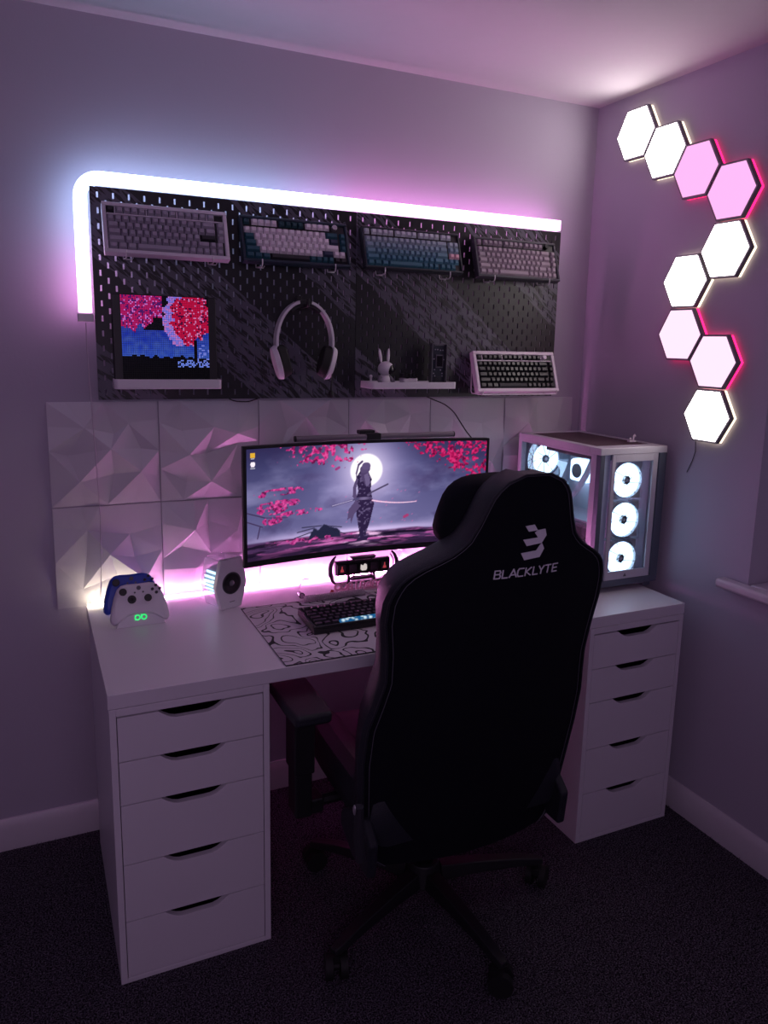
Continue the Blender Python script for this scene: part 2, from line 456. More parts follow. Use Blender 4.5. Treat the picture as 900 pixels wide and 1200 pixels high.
def pegboard_mesh(w=.7585, h=.56, th=.005):
    sw, sh = .0052, .0155
    cols = 18; rows = 27
    slots = []
    for j in range(rows):
        z = h/2+(j-(rows-1)/2)*.02
        off = 0 if j % 2 == 0 else .02
        nn = cols+1 if j % 2 == 0 else cols
        x0 = w/2-(cols*.04)/2+off
        for i in range(nn): slots.append((round(x0+i*.04, 5), round(z, 5)))
    xs = {0, w}; zs = {0, h}
    for x, z in slots: xs |= {round(x-sw/2, 5), round(x+sw/2, 5)}; zs |= {round(z-sh/2, 5), round(z+sh/2, 5)}
    xs = sorted(xs); zs = sorted(zs)
    hole = set()
    xi = {v: i for i, v in enumerate(xs)}; zi = {v: i for i, v in enumerate(zs)}
    for x, z in slots:
        a = xi[round(x-sw/2, 5)]
        for j in range(zi[round(z-sh/2, 5)], zi[round(z+sh/2, 5)]): hole.add((a, j))
    nx, nz = len(xs), len(zs)
    V = [(x, y, z) for y in (0, th) for z in zs for x in xs]
    id_ = lambda i, j, k: k*nx*nz+j*nx+i
    Fs = []
    for i in range(nx-1):
        for j in range(nz-1):
            if (i, j) in hole: continue
            Fs.append((id_(i, j, 0), id_(i+1, j, 0), id_(i+1, j+1, 0), id_(i, j+1, 0)))
            Fs.append((id_(i, j, 1), id_(i, j+1, 1), id_(i+1, j+1, 1), id_(i+1, j, 1)))
            for di, dj, e in ((1, 0, ((1, 0), (1, 1))), (-1, 0, ((0, 1), (0, 0))), (0, 1, ((1, 1), (0, 1))), (0, -1, ((0, 0), (1, 0)))):
                q = (i+di, j+dj)
                if q in hole or not (0 <= q[0] < nx-1 and 0 <= q[1] < nz-1):
                    (a, b_), (c, d) = e
                    Fs.append((id_(i+a, j+b_, 0), id_(i+a, j+b_, 1), id_(i+c, j+d, 1), id_(i+c, j+d, 0)))
    me = bpy.data.meshes.new('board'); me.from_pydata(V, [], Fs); me.materials.append(mp); return me
pbm = pegboard_mesh()
for k, lab in enumerate(('black slotted pegboard on the left, holding the headset and pixel display', 'black slotted pegboard on the right, holding the small tray and white keyboard')):
    t = thing('pegboard', lab, 'pegboard', (.0562+k*.7605, -.083, 1.34), group='black pegboards side by side on the wall')
    link('board', pbm, None, t)
    for x in (.03, .7285):
        for z in (.03, .53): MB().cyl((x, .005, z), .009, .077, 'y', 12).build('wall_spacer', M_black, t)
BY = -.083   # front face of the boards

# ------------------------------------------------------------------ keyboards
CAPS = {}
def cap_mesh(wu, m, U):
    key = (wu, m.name, U)
    if key not in CAPS:
        s = MB(); g = .0011
        s.frus(wu*U-g, U-g, wu*U-g-.0068, U-g-.0075, 0, .0082, sh=.0009)
        bmesh.ops.recalc_face_normals(s.bm, faces=s.bm.faces)
        me = bpy.data.meshes.new('keycap'); s.bm.to_mesh(me); s.bm.free(); me.materials.append(m); CAPS[key] = me
    return CAPS[key]

def keyboard(label, loc, rot, case_m, colf, U=.0186, knob=None, nav=1, frame=.008, bars=False, group=None, plate_m=None, caseh=.022):
    t = thing('keyboard', label, 'keyboard', loc, rot, group)
    g = -.25
    n = [g]+[1]*nav
    rows = [[1, g, 1, 1, 1, 1, g, 1, 1, 1, 1, g, 1, 1, 1, 1, g, 1]+([1] if nav == 2 else []),
            [1]*13+[2]+n, [1.5]+[1]*12+[1.5]+n, [1.75]+[1]*11+[2.25]+n, [2.25]+[1]*10+[1.75, 1]+([1] if nav == 2 else [])+[g+.25 if nav == 1 else g, 1][1:],
            [1.25]*3+[6.25, 1, 1, 1]+([g, 1, 1, 1] if nav == 2 else [1, 1, 1])]
    Wu = 16.25 if nav == 2 else 15.25
    Wu = max(sum(abs(k) for k in r_) for r_ in rows)
    Wm = Wu*U; Dm = 6.25*U
    x0, y0 = -Wm/2, -Dm/2
    fr = frame
    w = MB()   # case: rim around a recessed well
    X, Y = Wm/2+fr, Dm/2+fr
    w.box(-X, X, -Y, Y, -caseh, -.004)
    w.box(-X, X, -Y, -Dm/2-.0008, -.004, .003).box(-X, X, Dm/2+.0008, Y, -.004, .003)
    w.box(-X, -Wm/2-.0008, -Dm/2-.0008, Dm/2+.0008, -.004, .003).box(Wm/2+.0008, X, -Dm/2-.0008, Dm/2+.0008, -.004, .003)
    if bars:
        w.box(-Wm/2, Wm/2, Dm/2-1.22*U, Dm/2-1.03*U, -.004, .003)
        xx = x0
        for k in rows[0]:
            if k < 0: w.box(xx+.0008, xx+.25*U-.0008, Dm/2-1.03*U, Dm/2, -.004, .003)
            xx += abs(k)*U
    w.build('case', case_m, t, bevel=.0022 if fr < .01 else .0055, seg=3)
    MB().box(-Wm/2, Wm/2, -Dm/2, Dm/2, -.0039, -.0025).build('plate', plate_m or M_black, t)
    for ri, r_ in enumerate(rows):
        yy = Dm/2-U*(ri+.5)-(0 if ri == 0 else .25*U)
        xx = x0; ci = 0; tot = sum(abs(k) for k in r_)
        for k in r_:
            if k < 0: xx += -k*U; continue
            last = ri == 0 and ci == len([q for q in r_ if q > 0])-1
            if last and knob is not None:
                kb = MB().cyl((xx+U/2, yy, -.0025), U*.42, .014, 'z', 20).build('knob', knob, t, bevel=.001)
            else:
                m = colf(ri, ci, k, xx-x0)
                o = bpy.data.objects.new('spacebar' if k > 6 else 'keycap', cap_mesh(k, m, U)); COL.objects.link(o); o.parent = t
                o.location = (xx+k*U/2, yy, -.002+(5-ri)*.0003)
            xx += k*U; ci += 1
    t['w'] = Wm; t['d'] = Dm
    return t

K_grey = mat('keycap_lilac_grey', '9c96a6', .6); K_dark = mat('keycap_dark', '24242c', .55); K_white = mat('keycap_white', 'e0d6e0', .55)
K_teal = mat('keycap_teal', '22505f', .55); K_teald = mat('keycap_deep_teal', '173e48', .55); K_navy = mat('keycap_navy', '2a3350', .55)
K_fade = [mat('keycap_fade_%s' % s, c, .55) for s, c in zip('abcdef', ('b9bcc6', '9aa6b4', '7f95a6', '5f8394', '447286', '2f6172'))]
K_mauve = mat('keycap_mauve', '8c7f8c', .6); K_mauved = mat('keycap_mauve_light', '9d8f9b', .6)
K_red = mat('keycap_pale_pink', 'd8a8b4', .6)
C_lil = mat('case_lilac_white', 'cfc8d4', .4); C_navy = mat('case_navy', '1a2c3c', .45); C_dark = mat('case_dark', '20262f', .5); C_mauve = mat('case_slate', '35353f', .5)
C_pinkw = mat('case_pinkish_white', 'ddd0dc', .4)

KR = (R(71), 0, 0)
kz, ky = 1.794, BY-.046
keyboard('white-cased keyboard with grey keys, hanging topmost at the left end of the pegboards', (.246, ky, kz), KR, C_lil,
         lambda r_, c, k, x: K_dark if (r_ == 0 and c == 0) or (r_ == 3 and k == 2.25) else K_grey, U=.0188, frame=.011, bars=True, group='keyboards on the pegboards')
def cf2(r_, c, k, x):
    if r_ == 0: return K_teald if (c == 0 or 5 <= c <= 8 or c == 13) else K_white
    if r_ == 1: return K_teal if c >= 13 else K_white
    if r_ in (2, 3, 4):
        if c == 0: return K_teal
        if r_ == 3 and k == 2.25: return K_white
        if r_ == 2 and k == 1.5 or (r_ == 4 and k == 1.75): return K_navy
        if x > .285: return K_teal
        return K_white
    if k > 6: return K_dark
    return K_dark if x > .25 else K_teal
keyboard('dark keyboard with white and teal keys, hanging second from left', (.609, ky, kz), KR, C_navy, cf2, U=.0188, frame=.009, knob=M_silver, group='keyboards on the pegboards')
keyboard('keyboard with keys fading from grey to teal, hanging third from left', (.987, ky, kz+.003), KR, C_dark,
         lambda r_, c, k, x: K_red if (r_ == 3 and x > .27 and k < 2) else K_fade[r_], U=.0187, nav=2, frame=.007, group='keyboards on the pegboards')
keyboard('dark keyboard with mauve keys and round knob, hanging at the right end', (1.372, ky, kz), KR, C_mauve,
         lambda r_, c, k, x: K_mauve if r_ == 0 else K_mauved, U=.0187, knob=M_blackm, frame=.009, group='keyboards on the pegboards')
K_blk = mat('keycap_black', '1b1a22', .35)
keyboard('white-framed keyboard with black keys propped at the lower right of the pegboards', (1.388, BY-.050, 1.427), (R(70), 0, 0), C_pinkw,
         lambda r_, c, k, x: K_dark if k > 6 else K_blk, U=.0186, knob=C_pinkw, frame=.012, bars=True, group='keyboards on the pegboards')
# desk keyboard: black, lit spacebar
K_led = emit('lit_spacebar', '3fa6d8', .8)
DK = keyboard('black keyboard with a glowing blue spacebar, lying on the desk mat', (.700, -.432, .7640), (R(4.5), 0, R(.8)), M_black,
         lambda r_, c, k, x: K_blk, U=.0192, frame=.008, caseh=.020)
for ch in DK.children:
    if ch.name.startswith('spacebar'): SPB = ch
sm = SPB.data.copy(); sm.materials.clear()
ml_ = bpy.data.materials.new('lit_spacebar_print'); ml_.use_nodes = True
nt = ml_.node_tree; nt.nodes.clear(); e = nt.nodes.new('ShaderNodeEmission'); oo = nt.nodes.new('ShaderNodeOutputMaterial'); e.inputs[1].default_value = .9
tc = nt.nodes.new('ShaderNodeTexCoord'); vo = nt.nodes.new('ShaderNodeTexVoronoi'); vo.inputs['Scale'].default_value = 75
cr = nt.nodes.new('ShaderNodeValToRGB'); cr.color_ramp.elements[0].color = (*lin('dff6ff'), 1); cr.color_ramp.elements[0].position = .15
cr.color_ramp.elements[1].color = (*lin('1c5f92'), 1); cr.color_ramp.elements[1].position = .55
nt.links.new(tc.outputs['Object'], vo.inputs['Vector']); nt.links.new(vo.outputs['Distance'], cr.inputs[0]); nt.links.new(cr.outputs[0], e.inputs[0]); nt.links.new(e.outputs[0], oo.inputs[0])
sm.materials.append(ml_); SPB.data = sm; SPB['label'] = 'translucent glowing blue spacebar'

# peg hooks: white wire, curling up in front of each keyboard
def hook(x, z, label, dup_of=None):
    if dup_of: return dup(dup_of, (x, BY, z), None, label)
    t = thing('peg_hook', label, 'hook', (x, BY, z), group='white wire hooks carrying the keyboards')
    MB().tube([(0, .003, .012), (0, -.002, .012), (0, -.004, .004), (0, -.006, 0), (0, -.066, -.002), (0, -.073, .002), (0, -.075, .010), (0, -.074, .018)], .0017, 8).build('wire', M_wire, t, smooth=True)
    MB().tube([(.026, -.004, .006), (.026, -.060, -.006)][:1]+[(0.024, -.004, .004), (.022, -.004, 0), (0, -.006, 0)], .0017, 8).build('bracket', M_wire, t, smooth=True)
    return t
HZ = 1.7195
hk = [(.135, 'first', 'left', 'lilac-white keyboard with grey keys'), (.362, '', 'right', 'lilac-white keyboard with grey keys'), (.50, '', 'left', 'white and teal keyed keyboard'), (.72, '', 'right', 'white and teal keyed keyboard'),
      (.88, '', 'left', 'grey-to-teal keyboard'), (1.105, '', 'right', 'grey-to-teal keyboard'), (1.27, '', 'left', 'mauve-keyed keyboard'), (1.485, '', 'right', 'mauve-keyed keyboard')]
h0 = None
for x, _, side, kb in hk:
    lab = 'white wire hook under the %s side of the %s' % (side, kb)
    h0_ = hook(x, HZ-.001, lab, h0)
    if h0 is None: h0 = h0_
t = thing('wire_stand', 'white wire holder under the lower right white-framed keyboard', 'stand', (1.388, BY, 1.36))
w = MB()
w.tube([(-.150, -.003, .09), (-.150, -.006, .0), (-.150, -.012, -.008), (-.150, -.075, -.008), (-.148, -.082, -.004), (-.148, -.082, .006)], .002, 8)
w.tube([(.150, -.003, .09), (.150, -.006, .0), (.150, -.012, -.008), (.150, -.075, -.008), (.148, -.082, -.004), (.148, -.082, .006)], .002, 8)
w.tube([(-.150, -.078, -.008), (.150, -.078, -.008)], .002, 8)
w.build('wire', M_wire, t, smooth=True)

# ------------------------------------------------------------------ pixel display on its white shelf
t = thing('pixel_display', 'square pixel screen showing pink blossom trees over blue water', 'display', (.238, BY-.026, 1.3752), (R(-2), 0, 0))
MB().box(-.140, .140, 0, .016, 0, .252).build('housing', M_black, t, bevel=.003)
G = 56; S = .236
V, Fc, Cc = [], [], []
rnd = random.Random(11)
def pixcol(u, v):
    n1 = mnoise.noise(Vector((u*5, v*5, 1.3))); n2 = mnoise.noise(Vector((u*17, v*17, 4.1))); sp = rnd.random()
    sky = (.30-.18*abs(v-.45)*2, .36-.1*abs(v-.45), .78)
    c = (.16+.22*max(0, .62-v)+.1*n2, .22+.38*max(0, .66-v)+.1*n2, .62+.3*max(0, .8-v)) if v < .72 else (.03, .03, .06)
    if v > .60 and u > .25 and u < .6: c = (.04, .04, .08)
    if v < .30+.04*n2 and v < .33-.12*u+.05*n1+.06: c = (.02, .02, .04)
    if v < .16+.03*n1: c = (.02, .02, .03)
    if .18 < v < .26 and u > .62 and sp > .4: c = (.45, .55, .95)
    if v > .58 and u < .46 and (v > .62+.5*max(0, u-.15)+.1*n2): 
        c = (.75, .10, .42) if sp > .35 else ((.35, .10, .45) if sp > .15 else (.85, .45, .85))
    d = math.hypot((u-.80)/.24, (v-.74)/.30)
    if d < 1+.25*n1+.2*n2:
        c = (.80, .06, .28) if sp > .3 else ((.9, .5, .75) if sp > .14 else (.3, .04, .25))
    elif d < 1.35+.3*n2 and v > .42 and u < .7: c = (.55, .50, .95) if sp > .4 else (.8, .5, .85)
    if u > .86 and v < .45 and v > .2 and sp > .75: c = (.5, .55, .95)
    if abs(u-.84) < .015 and .24 < v < .5: c = (.03, .02, .05)
    if v > .995 or u < .003: pass
    return c
for i in range(G):
    for j in range(G):
        u, v = (i+.5)/G, (j+.5)/G
        c = pixcol(u, v); c = tuple(max(.01, x) for x in c)
        x0, z0 = -S/2+i*S/G, j*S/G; g = S/G*.10
        k = len(V)
        V += [(x0+g, -.0015, z0+g), (x0+S/G-g, -.0015, z0+g), (x0+S/G-g, -.0015, z0+S/G-g), (x0+g, -.0015, z0+S/G-g)]
        Fc.append((k, k+1, k+2, k+3)); Cc += [(*lin(c), 1)]*4
o = colmesh('screen', V, Fc, Cc, emit('pixel_screen', 'ffffff', E_PIX, 'Col'), t); o.location = (0, 0, .014)

def tray(x, z, w_, d, label, h=.030):
    t = thing('tray_shelf', label, 'shelf', (x, BY, z))
    m = MB(); r = .012; hw = w_/2
    def rr(hw, d, r, y0=-.0005):
        pts = [(-hw, y0), (hw, y0)]
        for k in range(6): a = -k*PI/2/5; pts.append((hw-r+r*math.cos(a), -d+r+r*math.sin(a)))
        for k in range(6): a = -PI/2-k*PI/2/5; pts.append((-hw+r+r*math.cos(a), -d+r+r*math.sin(a)))
        return pts
    m.prism(rr(hw, d, r), 0, .003, 'z')
    o_, i_ = rr(hw, d, r), rr(hw-.003, d-.003, r-.003, -.0035)
    n = len(o_)
    A = [[m.bm.verts.new((p[0], p[1], zz)) for p in poly] for zz, poly in ((.003, o_), (h, o_), (h, i_), (.003, i_))]
    for k in range(n):
        for q in range(4):
            a, b_ = A[q], A[(q+1) % 4]
            m.bm.faces.new((a[k], a[(k+1) % n], b_[(k+1) % n], b_[k]))
    m.build('tray', M_wplas, t, bevel=.0012)
    w = MB()
    for sx in (-hw+.03, hw-.03): w.box(sx-.002, sx+.002, 0, .006, .006, .020)
    w.build('peg', M_wplas, t)
    return t
tray(.240, 1.372, .292, .05, 'white shelf tray holding the pixel display on the left pegboard', .027)
tray(.985, 1.372, .300, .09, 'white shelf tray holding small figures on the right pegboard', .021)
TZ, TY = 1.3753, BY-.05
# rabbit eared astronaut figurine
Fw = mat('figure_white', 'cfc8d2', .5); Fg = mat('figure_grey', '6b6673', .5)
t = thing('figurine', 'white astronaut figurine with tall rabbit ears and black visor on the tray', 'figurine', (.895, TY, TZ), (0, 0, R(12)))
MB().ball((0, 0, .022), .020, (1, .85, 1.1)).build('body', Fw, t, smooth=True)
MB().ball((.002, -.004, .058), .024, (1.08, 1, .95), 20).build('head', Fw, t, smooth=True)
MB().ball((.008, -.014, .056), .018, (1.05, .9, .92), 16).build('visor', M_gloss, t, smooth=True)
for s, a in ((-1, -12), (1, 3)):
    m_ = Matrix.Translation((s*.013, 0, .078)) @ Matrix.Rotation(R(a), 4, 'Y')
    MB().ball((0, 0, .020), .020, (.28, .2, 1.15), 12, m_).build('ear', Fw, t, smooth=True)
for s in (-1, 1):
    MB().tube([(s*.017, -.002, .032), (s*.026, -.008, .022), (s*.024, -.016, .014)], [.007, .006, .006], 8).build('arm', Fg, t, smooth=True)
    MB().tube([(s*.010, -.006, .012), (s*.014, -.018, .006), (s*.015, -.022, .006)], [.008, .007, .0065], 8).build('leg', Fw, t, smooth=True)
MB().box(-.014, .014, -.030, -.024, .030-.026, .014).build('belt_box', Fg, t, bevel=.001)
# small round mechanical toy
t = thing('toy', 'small squat toy pod with dark goggles in the middle of the tray', 'toy', (.975, TY-.008, TZ)); t.scale = (1.3, 1.2, 1.35)
MB().frus(.030, .026, .042, .032, 0, .022).build('body', Fw, t, bevel=.004)
MB().box(-.020, .020, -.014, .012, .0225, .033).build('lid', M_dgrey, t, bevel=.003)
for s in (-1, 1): MB().ring((s*.010, -.018, .029), .0075, .004, .006, 'y', 14).build('goggle', M_blackm, t)
MB().box(-.010, .010, -.0150, -.0142, .006, .010).build('vent', M_dgrey, t)
t = thing('screw_figure', 'tiny white peg standing at the left end of the tray', 'peg', (.849, TY, TZ))
MB().cyl((0, 0, 0), .004, .030, 'z', 10, .003).build('stem', Fw, t); MB().ball((0, 0, .034), .0055, seg=10).build('tip', Fw, t, smooth=True)
# tower with circuit board behind clear plate
t = thing('circuit_tower', 'upright clear tower clock with circuit board and small screen on the tray', 'clock', (1.085, TY, TZ), (0, 0, R(-4)))
MB().box(-.027, .027, -.012, .012, 0, .006).build('base', M_dgrey, t, bevel=.001)
MB().box(-.022, .022, .0, .003, .006, .132).build('circuit_board', mat('circuit_board', '1b2230', .4), t)
w = MB()
for s in (-1, 1): w.box(s*.0255-.0015, s*.0255+.0015, -.010, .010, .006, .136)
w.box(-.027, .027, -.010, .010, .136, .139); w.build('frame', M_grey, t, bevel=.0005)
w = MB(); w.box(-.010, .016, -.0045, 0, .062, .104); w.build('screen_frame', M_grey, t, bevel=.001)
MB().box(-.007, .013, -.0052, -.0046, .066, .100).build('screen', M_gloss, t)
w = MB()
for (x, z) in ((-.016, .09), (.018, .088), (-.013, .056), (.008, .055), (-.016, .044), (-.012, .036), (.014, .044), (.014, .036), (-.012, .120), (-.004, .120), (.006, .118), (.014, .118)):
    w.box(x-.0018, x+.0018, -.003, 0, z-.0018, z+.0018)
w.build('chip', M_silver, t)
w = MB()
for k in range(5): w.box(-.010, .010, -.003, 0, .012+k*.005, .0145+k*.005)
w.build('heat_sink', M_dgrey, t)

# ------------------------------------------------------------------ headset on a hook
t = thing('headset_hook', 'black hook holding the white headset on the left pegboard', 'hook', (.632, BY, 1.615))
MB().box(-.008, .008, -.006, -.0004, -.014, .030).build('back_plate', M_black, t, bevel=.002)
MB().tube([(0, -.004, .0), (0, -.030, -.002), (0, -.078, 0), (0, -.084, .006), (0, -.085, .018)], [.007, .007, .007, .006, .005], 10).build('arm', M_black, t, smooth=True)
t = thing('headset', 'white headset with black cushions hanging on the pegboard', 'headset', (.632, BY-.050, 1.508)); t.scale = (.92, .92, 1.0)
def arc(r1x, r1z, a0, a1, n=18, zoff=0):
    return [(r1x*math.cos(R(a0+(a1-a0)*k/n)), 0, zoff+r1z*math.sin(R(a0+(a1-a0)*k/n))) for k in range(n+1)]
def band(name, pts, wid, thk, m):
    bm = MB(); n = len(pts); rings = []
    for i, p in enumerate(pts):
        p = Vector(p); tt = (Vector(pts[min(i+1, n-1)])-Vector(pts[max(i-1, 0)])).normalized(); nr = Vector((-tt.z, 0, tt.x))
        wi = wid[i] if isinstance(wid, list) else wid
        rings.append([bm.bm.verts.new(p+nr*a*thk/2+Vector((0, b_*wi/2, 0))) for a, b_ in ((-1, -1), (1, -1), (1, 1), (-1, 1))])
    for i in range(n-1):
        for k in range(4): bm.bm.faces.new((rings[i][k], rings[i][(k+1) % 4], rings[i+1][(k+1) % 4], rings[i+1][k]))
    bm.bm.faces.new(rings[0]); bm.bm.faces.new(rings[-1][::-1])
    return bm.build(name, m, t, bevel=.002)
band('headband', arc(.094, .118, 100, 186), .034, .009, M_wplas)
band('headband', arc(.094, .118, 80, -6), .034, .009, M_wplas)
band('head_cushion', arc(.094, .116, 102, 78), .036, .013, M_black)
band('inner_pad', arc(.086, .108, 125, 55), .030, .010, M_black)
for s in (-1, 1):
    m_ = Matrix.Translation((s*.083, 0, -.058)) @ Matrix.Rotation(R(-s*-17), 4, 'Y')
    q = MB(); q.cyl((0, 0, 0), .044, s*.018, 'x', 28, .038)
    bmesh.ops.transform(q.bm, matrix=m_ @ Matrix.Diagonal((1, .62, 1.22, 1)), verts=q.bm.verts)
    q.build('earcup', M_wplas, t, bevel=.003)
    q = MB(); q.cyl((0, 0, 0), .042, -s*.030, 'x', 28, .036)
    bmesh.ops.transform(q.bm, matrix=m_ @ Matrix.Translation((-s*.0005, 0, 0)) @ Matrix.Diagonal((1, .62, 1.22, 1)), verts=q.bm.verts)
    q.build('ear_cushion', M_charm, t, bevel=.006, seg=3)
    band('yoke', [(s*.094, 0, .0), (s*.0955, 0, -.012), (s*.093, 0, -.03), (s*.088, 0, -.045)], .022, .007, M_wplas)
MB().tube([(.092, -.012, -.085), (.088, -.025, -.105), (.080, -.038, -.125), (.078, -.042, -.142)], .0028, 8).build('microphone_boom', M_black, t, smooth=True)
MB().ball((.077, -.043, -.150), .0095, (1, 1, 1.2), 14).build('microphone_foam', M_charm, t, smooth=True)

# ------------------------------------------------------------------ hexagonal lights on the right wall
M_hw = emit('hex_white', 'fff4f2', E_HEX); M_hp = emit('hex_pink', 'f2a6dc', E_HEXPINK); M_hp2 = emit('hex_pale_pink', 'ffd0ee', E_HEXPINK)
M_gw = emit('halo_white', 'ffeccb', 2.2); M_gp = emit('halo_pink', 'ff2470', 2.6); M_hexh = mat('hex_housing', '77717c', .5)
hexes = [(-.229, 2.211, 0), (-.369, 2.129, 0), (-.507, 2.048, 1), (-.649, 1.966, 1), (-.646, 1.803, 0), (-.502, 1.722, 0), (-.499, 1.560, 2), (-.641, 1.480, 2), (-.637, 1.317, 0)]
hl = ['topmost white hexagonal wall light, nearest the room corner', 'second white hexagonal wall light from the top, left of the upper pink ones',
      'deep pink hexagonal wall light, upper left of the two', 'deep pink hexagonal wall light, right one of the two at the bend of the chain',
      'white hexagonal wall light directly below the deep pink pair', 'white hexagonal wall light above the two pale pink ones',
      'pale pink hexagonal wall light, upper one of the pale pair', 'pale pink hexagonal wall light, lower one just above the last white light',
      'lowest white hexagonal wall light, bottom end of the chain']
RX = .0925
def hexpoly(r): return [(r*math.cos(k*PI/3), r*math.sin(k*PI/3)) for k in range(6)]
for (y, z, k), lab in zip(hexes, hl):
    t = thing('hexagon_light', lab, 'wall light', (XR, y, z), group='hexagonal lights on the right wall')
    MB().prism(hexpoly(RX), -.026, -.011, 'x').build('housing', M_hexh, t, bevel=.001)
    MB().prism(hexpoly(RX-.0072), -.0275, -.0262, 'x').build('diffuser', (M_hw, M_hp, M_hp2)[k], t)
    MB().prism(hexpoly(RX-.0015), -.0108, -.0006, 'x').build('rear_glow', (M_gw, M_gp, M_gp)[k], t)
MB().tube([(XR-.004, -.585, 1.232), (XR-.004, -.588, 1.20), (XR-.003, -.578, 1.17), (XR-.003, -.560, 1.13)], .0013, 6).build('light_cable', M_cable, smooth=True)
tag(bpy.data.objects['light_cable'], 'thin dark cable dangling below the lowest hexagonal light', 'cable')

# ------------------------------------------------------------------ monitor
MX, HWD, SAG, MZ0, MZ1 = .808, .3995, .042, .872, 1.2215
MYE = -.270
def my(u): return MYE+SAG*(1-u*u)
t = thing('monitor', 'curved ultrawide monitor showing a moonlit scene with pink blossom', 'monitor', (MX, -.15, .735))
def curved(y_off, u0, u1, z0, z1, th, n=32):
    m = MB(); vs = []
    for i in range(n+1):
        u = u0+(u1-u0)*i/n; y = my(u)+y_off+.15
        vs.append([m.bm.verts.new((u*HWD, y+a, zz-.735)) for a, zz in ((0, z0), (0, z1), (th, z1), (th, z0))])
    for i in range(n):
        for k in range(4): m.bm.faces.new((vs[i][k], vs[i][(k+1) % 4], vs[i+1][(k+1) % 4], vs[i+1][k]))
    m.bm.faces.new(vs[0]); m.bm.faces.new(vs[-1][::-1]); return m
curved(.0, -1, 1, MZ0, MZ1, .020).build('housing', M_black, t, bevel=.002)
curved(.0205, -.55, .55, MZ0+.06, MZ1-.06, .030).build('rear_bulge', M_black, t, bevel=.006)
MB().box(-.05, .05, -.014, .030, .26, .36).build('mount_arm', M_black, t, bevel=.003)
w = MB(); w.box(-.06, .06, .030, .1265, .25, .37); w.build('wall_bracket', M_black, t, bevel=.003)
# painted screen: a moonlit shore, generic robed wanderer, blossom
NX, NZ = 440, 190
us = np.linspace(0, 1, NX); vs_ = np.linspace(0, 1, NZ)
U_, V_ = np.meshgrid(us, vs_)
ASP = 2.30
def fbm(sx, sz, seed, octv=5):
    rs = np.random.RandomState(seed); out = np.zeros_like(U_); amp = 1; tot = 0
    for o_ in range(octv):
        gx, gz = int(sx*2**o_)+2, int(sz*2**o_)+2
        g = rs.rand(gz+1, gx+1)
        X = U_*(gx-1); Z = V_*(gz-1); xi = X.astype(int); zi = Z.astype(int); fx = X-xi; fz = Z-zi
        fx = fx*fx*(3-2*fx); fz = fz*fz*(3-2*fz)
        out += amp*((g[zi, xi]*(1-fx)+g[zi, xi+1]*fx)*(1-fz)+(g[zi+1, xi]*(1-fx)+g[zi+1, xi+1]*fx)*fz); tot += amp; amp *= .55
    return out/tot
img = np.zeros((NZ, NX, 3))
cl = fbm(4, 4, 1); cl2 = fbm(7, 5, 8)
def mixc(c, m): 
    global img
    m = np.clip(m, 0, 1)[..., None]; img = img*(1-m)+np.array(c)*m
top = np.array([.20, .20, .36]); mid = np.array([.44, .42, .60]); 
k = np.clip(1-V_, 0, 1)[..., None]
img = top*(1-k)+mid*k
mixc((.62, .60, .76), (cl-.5)*2.2*(1-np.abs(V_-.45)*1.2)); mixc((.22, .18, .34), (cl2-.52)*2.8)
mixc((.16, .14, .28), np.clip((V_-.8)*3, 0, .6))
mxu, mzu = .488, .745
d = np.hypot((U_-mxu)*ASP, V_-mzu)
mixc((.62, .58, .80), np.exp(-(d/.42)**2)*.75)
mixc((.95, .88, .98), np.exp(-(d/.24)**2)*.7)
mixc((1, .97, .99), (.165-d)*60)
mixc((.80, .72, .90), np.exp(-((V_-.17)/.035)**2)*.75*np.exp(-((U_-.45)/.35)**2)+np.exp(-((V_-.18)/.05)**2)*.25)
# ground
gm = np.clip((.165+.02*(fbm(8, 1, 4)-.5)-V_)*60, 0, 1)
mixc((.27, .17, .32), gm)
gs = fbm(10, 46, 5); mixc((.74, .36, .64), gm*np.clip((gs-.48)*7, 0, .9)*np.clip(1.2-np.abs(U_-.45)*1.2, 0.2, 1)); mixc((.93, .74, .90), gm*np.clip((fbm(12, 40, 6)-.55)*9, 0, 1)*np.exp(-((U_-.48)/.12)**2))
mixc((.07, .05, .12), gm*np.clip((fbm(9, 40, 7)-.5)*7, 0, .85)); mixc((.10, .06, .14), gm*np.clip((.07-V_)*16, 0, .6))
# mound at the left centre and twigs
dm = (np.abs(U_-.315)/.075)**1.6+(np.maximum(V_-.14, 0)/.12)**1.5
mixc((.14, .14, .24), np.clip((1-dm+.9*(fbm(40, 20, 12)-.5))*8, 0, 1)*(V_ > .13))
def seg(p, q, wd, c, a=1):
    p = np.array(p); q = np.array(q)
    ax = (U_-p[0])*ASP; az = V_-p[1]; bx = (q[0]-p[0])*ASP; bz = q[1]-p[1]
    tt = np.clip((ax*bx+az*bz)/(bx*bx+bz*bz+1e-9), 0, 1); dd = np.hypot(ax-tt*bx, az-tt*bz)
    mixc(c, np.clip((wd-dd)*180+.5, 0, 1)*a)
for p, q in (((.20, .21), (.27, .235)), ((.19, .16), (.26, .20)), ((.22, .25), (.30, .25)), ((.33, .24), (.385, .22)), ((.35, .20), (.40, .15))): seg(p, q, .004, (.14, .13, .22))
